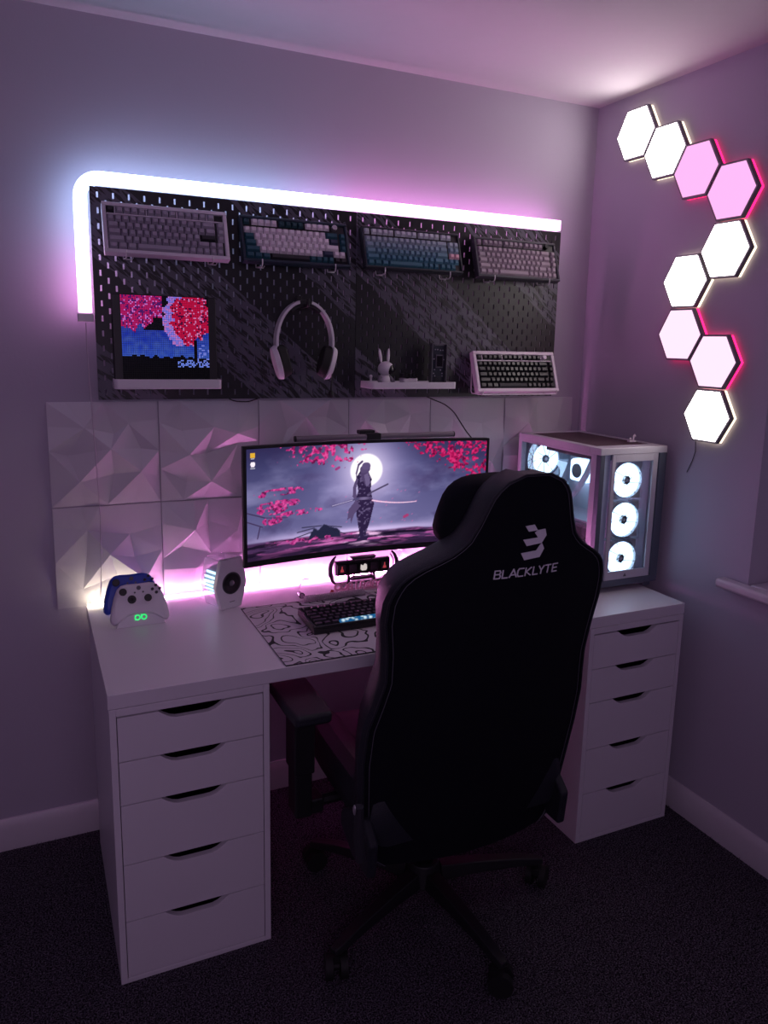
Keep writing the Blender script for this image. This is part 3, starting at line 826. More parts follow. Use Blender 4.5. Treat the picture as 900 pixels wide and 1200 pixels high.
# blossom
def blossom(fn, seed, dens, c1=(.72, .12, .42), c2=(.88, .34, .62)):
    nz = fbm(74, 34, seed, 2); nz2 = fbm(110, 50, seed+1, 2); env = np.clip(fn, 0, 1)
    m = np.clip((nz-(1.03-dens*env))*11, 0, 1)
    mixc(c1, m*.95); mixc(c2, m*np.clip((nz2-.55)*7, 0, .8)); mixc((.22, .07, .2), m*np.clip((.40-nz2)*6, 0, .7))
blossom(np.clip(1-np.abs(U_-.31)/.26, 0, 1)*np.clip((V_-.72)*6, 0, 1)*1.4, 21, .58)
blossom(np.clip((V_-(.98-1.25*np.clip(U_-.55, 0, .5)))*5, 0, 1)*np.clip((U_-.55)*9, 0, 1), 31, .60, (.66, .06, .30), (.84, .20, .46))
for (a, b_, w0, w1) in ((.13, .60, .12, .045), (.13, .49, .11, .045), (.10, .44, .07, .05), (.22, .40, .12, .03), (.10, .35, .05, .05)):
    e = 1-((U_-a)/w0)**2-((V_-b_-.12*(U_-a))/w1)**2
    blossom(np.clip(e*2.2, 0, 1), int(a*1000+b_*100), .64, (.72, .18, .48), (.86, .34, .62))
seg((.0, .44), (.07, .38), .004, (.2, .13, .25)); seg((.0, .36), (.06, .30), .004, (.2, .13, .25)); seg((.07, .38), (.16, .36), .003, (.25, .15, .3)); seg((.05, .30), (.04, .20), .004, (.2, .13, .25))
blossom(np.clip((.28-np.abs(V_-.13)*4.4)*4, 0, 1)*np.clip(1-np.abs(U_-.27)/.3, 0, 1), 51, .66, (.66, .18, .48), (.8, .36, .62))
# drifting petals
rp = random.Random(5)
for _ in range(22):
    a, b_ = rp.uniform(.4, .72), rp.uniform(.18, .55); seg((a, b_), (a+.004, b_+.006), .004, (.78, .40, .62), .6)
seg((.655, .27), (.668, .285), .014, (.62, .22, .42)); seg((.36, .77), (.372, .785), .012, (.60, .16, .42), .8)
# robed wanderer seen from behind, standing
def poly(pts, c, soft=110, a=1):
    n = len(pts); ins = np.zeros_like(U_, bool); dm_ = np.full_like(U_, 9.)
    for i in range(n):
        (x1, y1), (x2, y2) = pts[i], pts[(i+1) % n]
        cnd = ((y1 > V_) != (y2 > V_)); xx = (x2-x1)*(V_-y1)/((y2-y1) if y2 != y1 else 1e-9)+x1
        ins ^= cnd & (U_ < xx)
    mixc(c, ins.astype(float)*a)
fx0 = .478
def fp(*pts): return [(fx0+x*1.22/ASP, z) for x, z in pts]
dk = (.17, .12, .25); md = (.33, .27, .42); lt = (.52, .46, .62)
poly(fp((-.055,.07),(.03,.07),(.045,.10),(.02,.12),(.055,.26),(.085,.42),(.07,.47),(-.06,.47),(-.055,.30),(-.03,.14)), dk)        # legs
poly(fp((-.075,.44),(.075,.44),(.055,.56),(.062,.66),(.03,.745),(-.028,.75),(-.062,.68),(-.045,.55)), dk)                          # torso
poly(fp((-.06,.68),(-.085,.60),(-.090,.50),(-.070,.47),(-.058,.49),(-.062,.58),(-.045,.66)), md)                                   # arm
poly(fp((-.06,.47),(-.12,.38),(-.13,.28),(-.105,.30),(-.10,.24),(-.075,.33),(-.03,.40)), md)                                        # flying sash
seg((fx0-.002, .755), (fx0+.01, .76), .036, md)                                                                                  # head
seg((fx0+.012/ASP, .785), (fx0+.028/ASP, .785), .034, (.36, .30, .46))
seg((fx0-.02/ASP, .83), (fx0-.055/ASP, .80), .010, md); seg((fx0-.055/ASP, .80), (fx0-.075/ASP, .72), .008, md); seg((fx0-.075/ASP, .72), (fx0-.07/ASP, .65), .005, md)
poly(fp((-.03,.74),(.02,.745),(.05,.66),(.045,.58),(.01,.60),(-.02,.68)), md, a=.8); poly(fp((0,.70),(.035,.72),(.05,.62),(.02,.58)), lt, a=.5)
mixc(lt, np.exp(-(((U_-fx0)*ASP)/.07)**2)*(np.abs(V_-.475) < .012)*.8)
fig = (np.abs((U_-fx0)*ASP) < .11) & (V_ > .1) & (V_ < .74) & (img.sum(-1) < .85)
mixc(lt, fig*np.clip((fbm(90, 50, 77, 2)-.6)*6, 0, .55))
seg((.345, .425), (.455, .48), .0085, (.30, .27, .42)); seg((.345, .427), (.43, .468), .003, (.75, .7, .85)); seg((.50, .52), (.58, .60), .0075, (.28, .24, .36))   # sheathed sword at the hip
for k_ in range(10):
    a = k_/10; b2 = (k_+1)/10
    f_ = lambda s: (.515+.19*s, .452-.105*s+.07*s*s)
    seg(f_(a), f_(b2), .009*(1-a*.5), (.88, .50, .70), .5); seg(f_(a), f_(b2), .004*(1-a*.4), (1, .88, .95))
# tiny desktop icons
poly([(.014, .925), (.034, .925), (.034, .965), (.014, .965)], (.85, .65, .2)); poly([(.018, .915), (.030, .915), (.030, .92), (.018, .92)], (.8, .8, .85))
poly([(.017, .845), (.031, .845), (.033, .87), (.031, .885), (.017, .885), (.015, .87)], (.95, .9, .95)); poly([(.015, .828), (.033, .828), (.033, .834), (.015, .834)], (.8, .8, .85))
img = np.clip(img, 0, 1)
li = np.where(img <= .04045, img/12.92, ((img+.055)/1.055)**2.4)
bz = .010; uu = (us*2-1)*(1-bz/HWD)
V = np.zeros((NZ, NX, 3), np.float32)
V[..., 0] = uu[None, :]*HWD; V[..., 1] = (MYE+SAG*(1-uu**2)+.15-.0008)[None, :]; V[..., 2] = (MZ0+.018+vs_*(MZ1-.008-MZ0-.018))[:, None]-.735
idx = np.arange(NX*NZ).reshape(NZ, NX)
Fq = np.stack([idx[:-1, :-1], idx[:-1, 1:], idx[1:, 1:], idx[1:, :-1]], -1).reshape(-1, 4)
me = bpy.data.meshes.new('screen'); me.vertices.add(NX*NZ); me.vertices.foreach_set('co', V.ravel())
nf = len(Fq); me.loops.add(nf*4); me.loops.foreach_set('vertex_index', Fq.ravel().astype(np.int32)); me.polygons.add(nf); me.polygons.foreach_set('loop_start', np.arange(0, nf*4, 4, dtype=np.int32)); me.update(calc_edges=True)
a = me.color_attributes.new('Col', 'FLOAT_COLOR', 'POINT'); a.data.foreach_set('color', np.concatenate([li, np.ones((NZ, NX, 1))], -1).astype(np.float32).ravel())
link('screen', me, emit('screen_picture', 'ffffff', E_SCREEN, 'Col'), t)

# light bar clipped on top of the monitor
t = thing('light_bar', 'dark metal light bar clipped on the top edge of the monitor', 'light bar', (.832, -.236, MZ1+.0005))
MB().tube([(-.262, 0, .0125), (.258, 0, .0125)], .0085, 16).build('lamp_tube', mat('bar_metal', '7d757f', .4, .2), t, smooth=True)
for x in (-.264, .258): MB().cyl((x, 0, .0125), .0088, .004, 'x', 16).build('end_cap', M_black, t)
MB().box(-.040, .006, -.0100, .020, .003, .0225).build('clip', M_black, t, bevel=.002)
MB().box(-.055, -.005, .0105, .040, .018, .030).build('counterweight', M_black, t, bevel=.003)
pts = [(1.09, -.052, 1.3385), (1.115, -.056, 1.328), (1.155, -.06, 1.312), (1.185, -.07, 1.287), (1.203, -.085, 1.255), (1.214, -.11, 1.225), (1.225, -.14, 1.195), (1.23, -.16, 1.15)]
def smoothpath(p, n=5):
    p = [Vector(q) for q in p]; out = []
    for i in range(len(p)-1):
        a, b_, c, d = p[max(i-1, 0)], p[i], p[i+1], p[min(i+2, len(p)-1)]
        for k in range(n):
            s = k/n; out.append(.5*((2*b_)+(-a+c)*s+(2*a-5*b_+4*c-d)*s*s+(-a+3*b_-3*c+d)*s**3))
    out.append(p[-1]); return out
MB().tube(smoothpath(pts), .0022, 6).build('black_cable', M_cable, smooth=True)
tag(bpy.data.objects['black_cable'], 'black cable running from under the right pegboard down behind the monitor', 'cable')
MB().tube(smoothpath([(.42, -.04, 1.342), (.44, -.045, 1.331), (.48, -.046, 1.328), (.505, -.044, 1.334), (.53, -.04, 1.342)]), .002, 6).build('sagging_cable', M_cable, smooth=True)
tag(bpy.data.objects['sagging_cable'], 'short black cable sagging below the bottom edge of the left pegboard', 'cable')

# ------------------------------------------------------------------ desk mat with contour lines
mm_ = bpy.data.materials.new('contour_mat'); mm_.use_nodes = True
nt = mm_.node_tree; b = nt.nodes['Principled BSDF']; tc = nt.nodes.new('ShaderNodeTexCoord')
nz = nt.nodes.new('ShaderNodeTexNoise'); nz.inputs['Scale'].default_value = 7.5; nz.inputs['Detail'].default_value = 1.5; nz.inputs['Roughness'].default_value = .5; nz.inputs['Distortion'].default_value = .5
nt.links.new(tc.outputs['Object'], nz.inputs['Vector'])
m1 = nt.nodes.new('ShaderNodeMath'); m1.operation = 'MULTIPLY'; m1.inputs[1].default_value = 12; nt.links.new(nz.outputs['Fac'], m1.inputs[0])
m2 = nt.nodes.new('ShaderNodeMath'); m2.operation = 'PINGPONG'; m2.inputs[1].default_value = .5; nt.links.new(m1.outputs[0], m2.inputs[0])
m3 = nt.nodes.new('ShaderNodeMath'); m3.operation = 'LESS_THAN'; m3.inputs[1].default_value = .10; nt.links.new(m2.outputs[0], m3.inputs[0])
mx = nt.nodes.new('ShaderNodeMix'); mx.data_type = 'RGBA'; mx.inputs[6].default_value = (*lin('c9c0cb'), 1); mx.inputs[7].default_value = (*lin('141218'), 1)
nt.links.new(m3.outputs[0], mx.inputs[0]); nt.links.new(mx.outputs[2], b.inputs['Base Color']); b.inputs['Roughness'].default_value = .8
t = thing('desk_mat', 'white desk mat printed with black contour lines under the keyboard', 'desk mat', (.80, -.440, .7352))
MB().box(-.39, .39, -.219, .219, 0, .0028).build('mat_surface', mm_, t, bevel=.001)
MB().tube([(-.39, -.219, .0018), (.39, -.219, .0018), (.39, .219, .0018), (-.39, .219, .0018)], .0016, 6, closed=True).build('stitched_edge', M_black, t)

# coiled cable, connector and loop
t = thing('coiled_cable', 'pale coiled keyboard cable lying behind the desk keyboard', 'cable', (.70, -.236, .7352))
pts = []
for k in range(34*10+1):
    a = 2*PI*k/10; pts.append((-.105+.20*k/340, .0095*math.cos(a), .0125+.0095*math.sin(a)))
MB().tube(pts, .0022, 5).build('coil', mat('coil_pink_grey', 'a698a6', .5), t, smooth=True)
MB().tube(smoothpath([(.095, .0095, .0125), (.11, .0, .006), (.13, -.03, .004), (.14, -.05, .004)]), .0022, 6).build('cord', mat('cord', 'a698a6', .5), t, smooth=True)
t = thing('metal_connector', 'small metal cable connector with a curved white lead left of the coiled cable', 'connector', (.612, -.190, .7352))
MB().cyl((-.006, 0, .009), .008, .020, 'y', 16).build('plug', M_silver, t, bevel=.001)
MB().ring((-.006, -.004, .009), .0092, .007, .004, 'y', 16).build('collar', M_dgrey, t)
MB().tube(smoothpath([(-.006, .020, .009), (-.002, .035, .022), (.012, .055, .034), (.030, .070, .038), (.045, .08, .030)]), .0022, 6).build('lead', M_wire, t, smooth=True)
t = thing('red_switch', 'tiny red key switch lying left of the clear letter pieces', 'key switch', (.706, -.188, .7352))
Mr = mat('red_plastic', 'b0102c', .35); MB().frus(.016, .014, .010, .009, 0, .010).build('housing', Mr, t, bevel=.001); MB().box(-.004, .004, -.001, .001, .0102, .015).box(-.001, .001, -.004, .004, .0102, .015).build('stem', Mr, t)
# row of clear letter-like pieces on a base
t = thing('acrylic_letters', 'row of pinkish clear acrylic letter pieces in front of the gadget display', 'ornament', (.815, -.178, .7352))
Ma = mat('pink_acrylic', 'e6b4cc', .25, var=.02, alpha=.8)
MB().box(-.098, .098, -.010, .012, 0, .005).build('base', Ma, t, bevel=.001)
for k in range(9):
    x = -.086+k*.0212
    q = MB()
    if k in (0, 1): q.ring((x, -.002, .018), .0125, .006, .005, 'y', 20)
    elif k == 3: q.box(x-.003, x+.003, -.002, .003, .0052, .030)
    elif k % 2 == 0: q.ring((x, -.002, .021), .0085, .0040, .005, 'y', 16); q.box(x-.0085, x-.004, -.002, .003, .0052, .021); q.box(x+.004, x+.0085, -.002, .003, .0052, .021)
    else: q.ring((x, -.002, .016), .0095, .0045, .005, 'y', 16); q.box(x+.0045, x+.0095, -.002, .003, .008, .028)
    q.build('letter_piece', Ma, t)

# gadget display: five square windows between curved claws
t = thing('gadget_display', 'dark mechanical display stand with five square windows under the monitor', 'display', (.838, -.128, .7352), (0, 0, R(0)))
Mg = mat('gadget_grey', '3a343c', .4, .3); Mt1 = emit('tile_red', 'c84a58', .55); Mt2 = emit('tile_light', 'e8dcd8', .75)
w = MB(); w.box(-.085, .085, .016, .030, 0, .006); w.box(-.05, -.04, .016, .026, .006, .04); w.box(.04, .05, .016, .026, .006, .04); w.build('foot', Mg, t, bevel=.001)
w = MB(); w.box(-.096, .096, .004, .022, .034, .082); w.build('body', Mg, t, bevel=.003)
for k in range(5):
    x = (k-2)*.0375
    w = MB(); a = .0165
    w.box(x-a, x+a, -.002, .004, .041, .0435).box(x-a, x+a, -.002, .004, .0725, .075).box(x-a, x-a+.0025, -.002, .004, .0435, .0725).box(x+a-.0025, x+a, -.002, .004, .0435, .0725)
    fr_ = w.build('window_frame', M_blackm, t)
    MB().box(x-a+.003, x+a-.003, .0015, .0038, .044, .072).build('tile', (M_dgrey, M_dgrey, M_dgrey, M_dgrey, M_dgrey)[k], fr_)
    if k in (0, 4): MB().prism([(x-.006, .048), (x+.006, .048), (x+.005, .056), (x+.002, .058), (x+.002, .067), (x-.002, .067), (x-.002, .058), (x-.005, .056)], .0002, .0012, 'y').build('glowing_mark', Mt1, fr_)
    if k == 2: MB().prism([(x-.011, .052), (x-.006, .047), (x+.008, .047), (x+.012, .053), (x+.011, .066), (x+.004, .070), (x-.002, .064), (x-.010, .068)], .0002, .0012, 'y').build('glowing_mark', Mt2, fr_)
for z0, z1 in ((.086, .094), (.018, .027)):
    w = MB(); w.prism([(-.038, z0), (.038, z0), (.044, z1), (-.044, z1)] if z0 > .05 else [(-.044, z0), (.044, z0), (.036, z1), (-.036, z1)], -.002, .020, 'y'); w.build('rail', M_dgrey, t, bevel=.001)
w = MB()
for x in (-.03, .03): w.box(x-.002, x+.002, .006, .014, .0805, .088).box(x-.002, x+.002, .006, .014, .0268, .0345)
w.build('strut', Mg, t)
for s in (-1, 1):
    q = []
    for k in range(13):
        a = R(-62+124*k/12); q.append((s*(.080+.038*math.cos(a)), -.002, .058+.052*math.sin(a)))
    MB().tube(q, [.003+.004*math.sin(PI*k/12) for k in range(13)], 8).build('claw', Mg, t, smooth=True)
    q = [(s*(.082+.027*math.cos(R(-55+110*k/10))), .006, .058+.040*math.sin(R(-55+110*k/10))) for k in range(11)]
    MB().tube(q, .0028, 8).build('inner_claw', M_silver, t, smooth=True)

# ------------------------------------------------------------------ game controllers and charging stand
def ctrl_outline(k=1.0):
    h = [(0, .052), (.030, .053), (.045, .050), (.056, .040), (.066, .017), (.074, -.010), (.079, -.036), (.078, -.048), (.072, -.055), (.062, -.056), (.050, -.048), (.038, -.040), (.022, -.036), (0, -.036)]
    pts = h + [(-x, z) for x, z in h[-2:0:-1]]
    return [(x*k, z*k) for x, z in pts]
def controller(label, loc, tilt, body_m):
    t = thing('game_controller', label, 'controller', loc, (R(tilt), 0, 0))
    m = MB(); P = ctrl_outline()
    layers = [(-.017, .86), (-.012, .97), (0, 1.0), (.012, .95), (.019, .80)]
    cen = Vector((0, 0, .01)); rings = []
    for y, s in layers: rings.append([m.bm.verts.new((x*s+(1-s)*0, y, .012+(z-.012)*s)) for x, z in P])
    n = len(P)
    for a, b_ in zip(rings, rings[1:]):
        for k in range(n): m.bm.faces.new((a[k], a[(k+1) % n], b_[(k+1) % n], b_[k]))
    m.bm.faces.new(rings[0]); m.bm.faces.new(rings[-1][::-1])
    bmesh.ops.triangulate(m.bm, faces=[f for f in m.bm.faces if len(f.verts) > 4])
    m.build('body', body_m, t, bevel=.003, seg=2)
    for x, z in ((-.042, .030), (.022, .008)):
        MB().cyl((x, -.017, z), .0085, -.006, 'y', 18).cyl((x, -.023, z), .0105, -.004, 'y', 18, .0095).build('thumbstick', M_black, t, bevel=.0008)
    w = MB(); w.cyl((-.020, -.017, .008), .0115, -.002, 'y', 20); w.box(-.024, -.016, -.022, -.019, -.001, .017).box(-.029, -.011, -.022, -.019, .004, .012); w.build('direction_pad', M_black, t)
    for dx, dz in ((0, .010), (.010, 0), (0, -.010), (-.010, 0)): MB().cyl((.046+dx, -.017, .031+dz), .0043, -.005, 'y', 14, .0038).build('face_button', M_dgrey, t)
    MB().cyl((0, -.017, .038), .0058, -.0025, 'y', 18).build('home_button', M_grey, t)
    for x in (-.011, .011): MB().cyl((x, -.017, .026), .0026, -.0018, 'y', 10).build('menu_button', M_grey, t)
    for s in (-1, 1): MB().prism([(s*.016, .052), (s*.044, .050), (s*.054, .041), (s*.050, .038), (s*.040, .045), (s*.016, .047)], .002, .015, 'y').build('bumper', body_m, t, bevel=.001)
    return t
M_blue = mat('blue_plastic', '1d3fae', .4)
CXc = .126
controller('blue game controller standing behind the white one', (CXc-.012, -.158, .735+.068), -22, M_blue)
controller('white game controller with black thumbsticks on the charging stand', (CXc, -.218, .735+.057), -24, M_wplas)
t = thing('charging_stand', 'white trapezoid charging stand with a glowing green symbol', 'charger', (CXc, -.252, .7352))
m_ = Matrix.Rotation(R(-16), 4, 'X')
w = MB(); w.prism([(-.066, 0), (.066, 0), (.063, .006), (.038, .052), (.030, .057), (-.030, .057), (-.038, .052), (-.063, .006)], 0, .008, 'y', m_); w.build('front_plate', M_wplas, t, bevel=.002)
MB().box(-.055, .055, .008, .105, 0, .005).build('base', M_wplas, t, bevel=.001)
Mgr = emit('green_led', '30e878', 1.2)
w = MB()
for s in (-1, 1):
    w.bm.verts.index_update()
q = MB()
for s in (-1, 1): q.ring((s*.0085, -.0012, .024), .0080, .0048, .001, 'y', 18)
q.box(-.0155+.0, -.0135, -.0012, -.0002, .017, .031).box(.0005, .0025, -.0012, -.0002, .021, .033)
bmesh.ops.transform(q.bm, matrix=m_, verts=q.bm.verts); q.build('glowing_symbol', Mgr, t); w.bm.free()

# ------------------------------------------------------------------ speaker
t = thing('speaker', 'white hexagonal-faced speaker with a clear glowing rear shell', 'speaker', (.388, -.200, .7352), (0, 0, R(24)))
hx = [(-.036, 0), (.036, 0), (.056, .072), (.040, .150), (-.036, .150), (-.055, .070)]
w = MB(); w.prism(hx, 0, .016, 'y'); w.build('face_plate', M_wplas, t, bevel=.003)
MB().ring((0, -.0015, .077), .033, .0285, .002, 'y', 36).build('trim_ring', M_dgrey, t)
MB().cyl((0, .0, .077), .030, -.0012, 'y', 36).build('cone', M_gloss, t)
MB().ball((0, .001, .077), .010, (1, .55, 1), 18).build('dust_cap', M_grey, t, smooth=True)
MB().box(-.008, .010, -.0008, 0, .020, .0215).build('badge', M_dgrey, t)
Mcl = mat('clear_shell', 'f2e6f8', .12, trans=.0, var=0, alpha=.32)
w = MB(); w.prism([(x*.94, .003+z*.96) for x, z in hx], .0165, .085, 'y'); w.build('clear_shell', Mcl, t, bevel=.006)
MB().cyl((0, .018, .077), .044, .056, 'y', 32).build('inner_drum', mat('drum_grey', '8b93a6', .4), t)
Mcy = emit('cyan_glow', 'b4ecff', 3.0)
for k in range(6):
    z = .042+k*.0125; rr_ = .0446; hh = math.sqrt(max(0, rr_**2-(z-.077)**2))
    MB().box(-hh-.0035, -hh+.002, .024, .068, z, z+.0055).build('glow_rib', Mcy, t)

# ------------------------------------------------------------------ computer
PX0, PX1, PY0, PY1, PZ0, PZ1 = 1.473, 1.744, -.492, -.045, .735, 1.207
t = thing('desktop_computer', 'white glass-sided computer tower with glowing round fans', 'computer', (PX0, PY0, PZ0))
PWd, PD, PH = PX1-PX0, PY1-PY0, PZ1-PZ0
Mcw = mat('case_white', 'c6c2cc', .4, .1); Mcs = mat('case_side_grey', '5d6472', .45, .2); Mbr = mat('top_mesh', '55404a', .7, bump=.8, bscale=700)
fz = .018
w = MB()
for x in (.012, PWd-.04):
    for y in (.015, PD-.05): w.box(x, x+.028, y, y+.035, .0003, fz)
w.build('foot', Mcs, t, bevel=.002)
MB().box(0, PWd, 0, PD, fz, fz+.022).build('base_plate', Mcs, t, bevel=.002)
w = MB()  # top frame
zt0 = PH-.022
w.box(0, PWd, 0, .055, zt0, PH).box(0, PWd, PD-.02, PD, zt0, PH).box(0, .028, .055, PD-.02, zt0, PH).box(PWd-.02, PWd, .055, PD-.02, zt0, PH)
w.build('top_frame', Mcw, t, bevel=.002)
MB().box(.028, PWd-.02, .055, PD-.02, zt0+.004, PH-.003).build('top_mesh', Mbr, t)
w = MB(); w.box(0, .018, 0, .02, fz+.022, zt0); w.build('front_post', Mcs, t, bevel=.001)
w = MB(); w.box(PWd-.030, PWd, .0, .02, fz+.022, zt0); w.build('front_post', Mcs, t, bevel=.001)
MB().box(0, .020, PD-.02, PD, fz+.022, zt0).build('rear_post', Mcw, t, bevel=.001)
w = MB(); w.box(.0, .004, .02, .045, fz+.022, zt0).box(0, .004, .045, PD-.02, zt0-.008, zt0).box(0, .004, .045, PD-.02, fz+.022, fz+.038)
w.build('side_frame', Mcw, t, bevel=.0008)
MB().box(.0005, .003, .045, PD-.02, fz+.038, zt0-.008).build('side_glass', M_glass, t)
w = MB(); w.box(PWd-.006, PWd, .02, PD, fz+.022, zt0); w.build('right_panel', Mcw, t)
w = MB(); w.box(.020, PWd-.006, PD-.006, PD, fz+.022, zt0); w.build('rear_panel', Mcs, t)
# front: white inner frame and glass
fx0_, fx1_ = .050, PWd-.034
w = MB(); z0, z1 = fz+.022, zt0
w.box(fx0_, fx0_+.014, .002, .008, z0, z1).box(fx1_-.020, fx1_, .002, .008, z0, z1).box(fx0_+.014, fx1_-.020, .002, .008, z0, z0+.028).box(fx0_+.014, fx1_-.020, .002, .008, z1-.024, z1)
w.build('front_frame', Mcw, t, bevel=.001)
MB().box(fx0_+.014, fx1_-.020, .004, .006, z0+.028, z1-.024).build('front_glass', M_glass, t)
MB().prism([(.128, z0+.008), (.140, z0+.008), (.134, z0+.018)], .0005, .0019, 'y').build('badge', M_grey, t)
MB().box(.019, fx0_-.001, .012, .014, z0, z1).build('side_channel', mat('channel', 'b7c6d8', .3, .3), t)
Mfan = emit('fan_glow', 'b4d8ff', E_FAN); Mint = mat('interior_white', 'b9c0cc', .5)
MB().box(PWd-.040, PWd-.0065, .03, PD-.0065, z0+.001, z1-.001).build('motherboard_tray', Mint, t)
def fan(cx, cy, cz, axis, r=.0595, name='fan'):
    """a fan unit: square frame, glowing ring, blades, hub"""
    if axis == 'y': mw = Matrix.Translation((cx, cy, cz))
    else: mw = Matrix.Translation((cx, cy, cz)) @ Matrix.Rotation(R(-90), 4, 'Z')
    f = bpy.data.objects.new(name, None)
    q = MB(); s = .060
    q.ring((0, 0, 0), .0590, .0560, .024, 'y', 36)
    for a in (-1, 1):
        for b_ in (-1, 1): q.prism([(a*.060, b_*.060), (a*.060, b_*.030), (a*.052, b_*.040), (a*.040, b_*.052), (a*.030, b_*.060)], 0, .024, 'y')
    bmesh.ops.transform(q.bm, matrix=mw, verts=q.bm.verts)
    fo = q.build(name, Mint, t)
    q = MB(); q.ring((0, .004, 0), .0555, .0150, .004, 'y', 40); bmesh.ops.transform(q.bm, matrix=mw, verts=q.bm.verts); q.build('glow_ring', Mfan, fo)
    q = MB()
    for k in range(9):
        a = 2*PI*k/9; a2 = a+.42
        P = [(.016*math.cos(a), .016*math.sin(a)), (.053*math.cos(a2), .053*math.sin(a2)), (.053*math.cos(a2+.10), .053*math.sin(a2+.10)), (.016*math.cos(a+.3), .016*math.sin(a+.3))]
        q.prism(P, .0012, .0030, 'y')
    bmesh.ops.transform(q.bm, matrix=mw, verts=q.bm.verts); q.build('blades', Mblade, fo)
    q = MB(); q.cyl((0, .003, 0), .0145, -.004, 'y', 24); bmesh.ops.transform(q.bm, matrix=mw, verts=q.bm.verts); q.build('hub', M_dgrey, fo)
    q = MB(); q.cyl((0, -.0012, 0), .006, -.0006, 'y', 18); bmesh.ops.transform(q.bm, matrix=mw, verts=q.bm.verts); q.build('hub_badge', M_silver, fo)
Mblade = emit('fan_blade_glow', 'c9e8ff', 1.6)
for z in (1.097, .967, .837): fan(1.606-PX0, .026, z-.735+.0, 'y')
fan(1.572-PX0, PD-.034, 1.111-.735, 'y')
# cooling block, tubes, boards inside
w = MB(); w.box(1.655-PX0, 1.703-PX0, -.205-PY0, -.110-PY0, 1.036-.735, 1.116-.735); w.build('pump_block', Mfan, t, bevel=.012, seg=3)
q = MB(); q.cyl((1.6540-PX0, -.157-PY0, 1.076-.735), .026, -.004, 'x', 24); q.build('pump_dial', M_dgrey, t)
for k in range(3):
    q = k*.020; X = 1.625-PX0+k*.012
    MB().tube(smoothpath([(X+.03, -.115+q*.2-PY0, .940-.735), (X, -.165+q*.6-PY0, .975-.735), (X, -.215+q-PY0, 1.025-.735), (X, -.25+q-PY0, 1.075-.735), (X+.01, -.268+q-PY0, 1.13-.735), (X+.02, -.272+q-PY0, 1.158-.735)]), .0062, 8).build('tube', mat('tube_white', 'd6dae6', .4), t, smooth=True)
w = MB(); w.box(1.57-PX0, 1.703-PX0, -.40-PY0, -.075-PY0, .925-.735, .932-.735); w.build('graphics_backplate', M_silver, t, bevel=.001)
w = MB(); w.box(1.565-PX0, 1.703-PX0, -.40-PY0, -.075-PY0, .872-.735, .9245-.735); w.build('graphics_card', M_dgrey, t, bevel=.004)
for k in range(3): MB().cyl((1.564-PX0, -.135-PY0-k*.10, .898-.735), .019, -.002, 'x', 20).build('card_trim', M_grey, t)
w = MB()
for k in range(4): w.box(1.675-PX0, 1.7035-PX0, -.225-PY0-k*.010, -.221-PY0-k*.010, 1.02-.735, 1.14-.735)
w.build('memory_module', M_silver, t)
w = MB(); w.box(1.64-PX0, 1.703-PX0, -.20-PY0, -.09-PY0, 1.128-.735, 1.150-.735); w.build('heat_sink', M_grey, t, bevel=.002)
w = MB(); w.box(.045, PWd-.05, .06, PD-.105, z1-.028, z1-.003); w.build('radiator', M_grey, t, bevel=.002)
MB().box(.03, PWd-.045, .06, PD-.05, z0+.001, z0+.060).build('power_shroud', mat('shroud', 'c9b4c6', .4), t, bevel=.002)
# little charm on top of the case
t = thing('top_charm', 'tiny white ornament standing on top of the computer case', 'ornament', (1.690, -.385, PZ1+.0003))
MB().box(-.016, .012, -.006, .006, 0, .006).build('base', C_pinkw, t, bevel=.001)
MB().ball((-.008, 0, .0105), .0045, seg=10).build('bead', C_pinkw, t, smooth=True)
MB().tube([(.005, 0, .006), (.005, 0, .020), (.009, 0, .024), (.012, 0, .018)], .003, 8).build('figure', C_pinkw, t, smooth=True)

# ------------------------------------------------------------------ gaming chair
CHX, CHY = .785, -.70
ch = thing('gaming_chair', 'black high-backed gaming chair with grey logo on its back', 'chair', (CHX, CHY, 0))
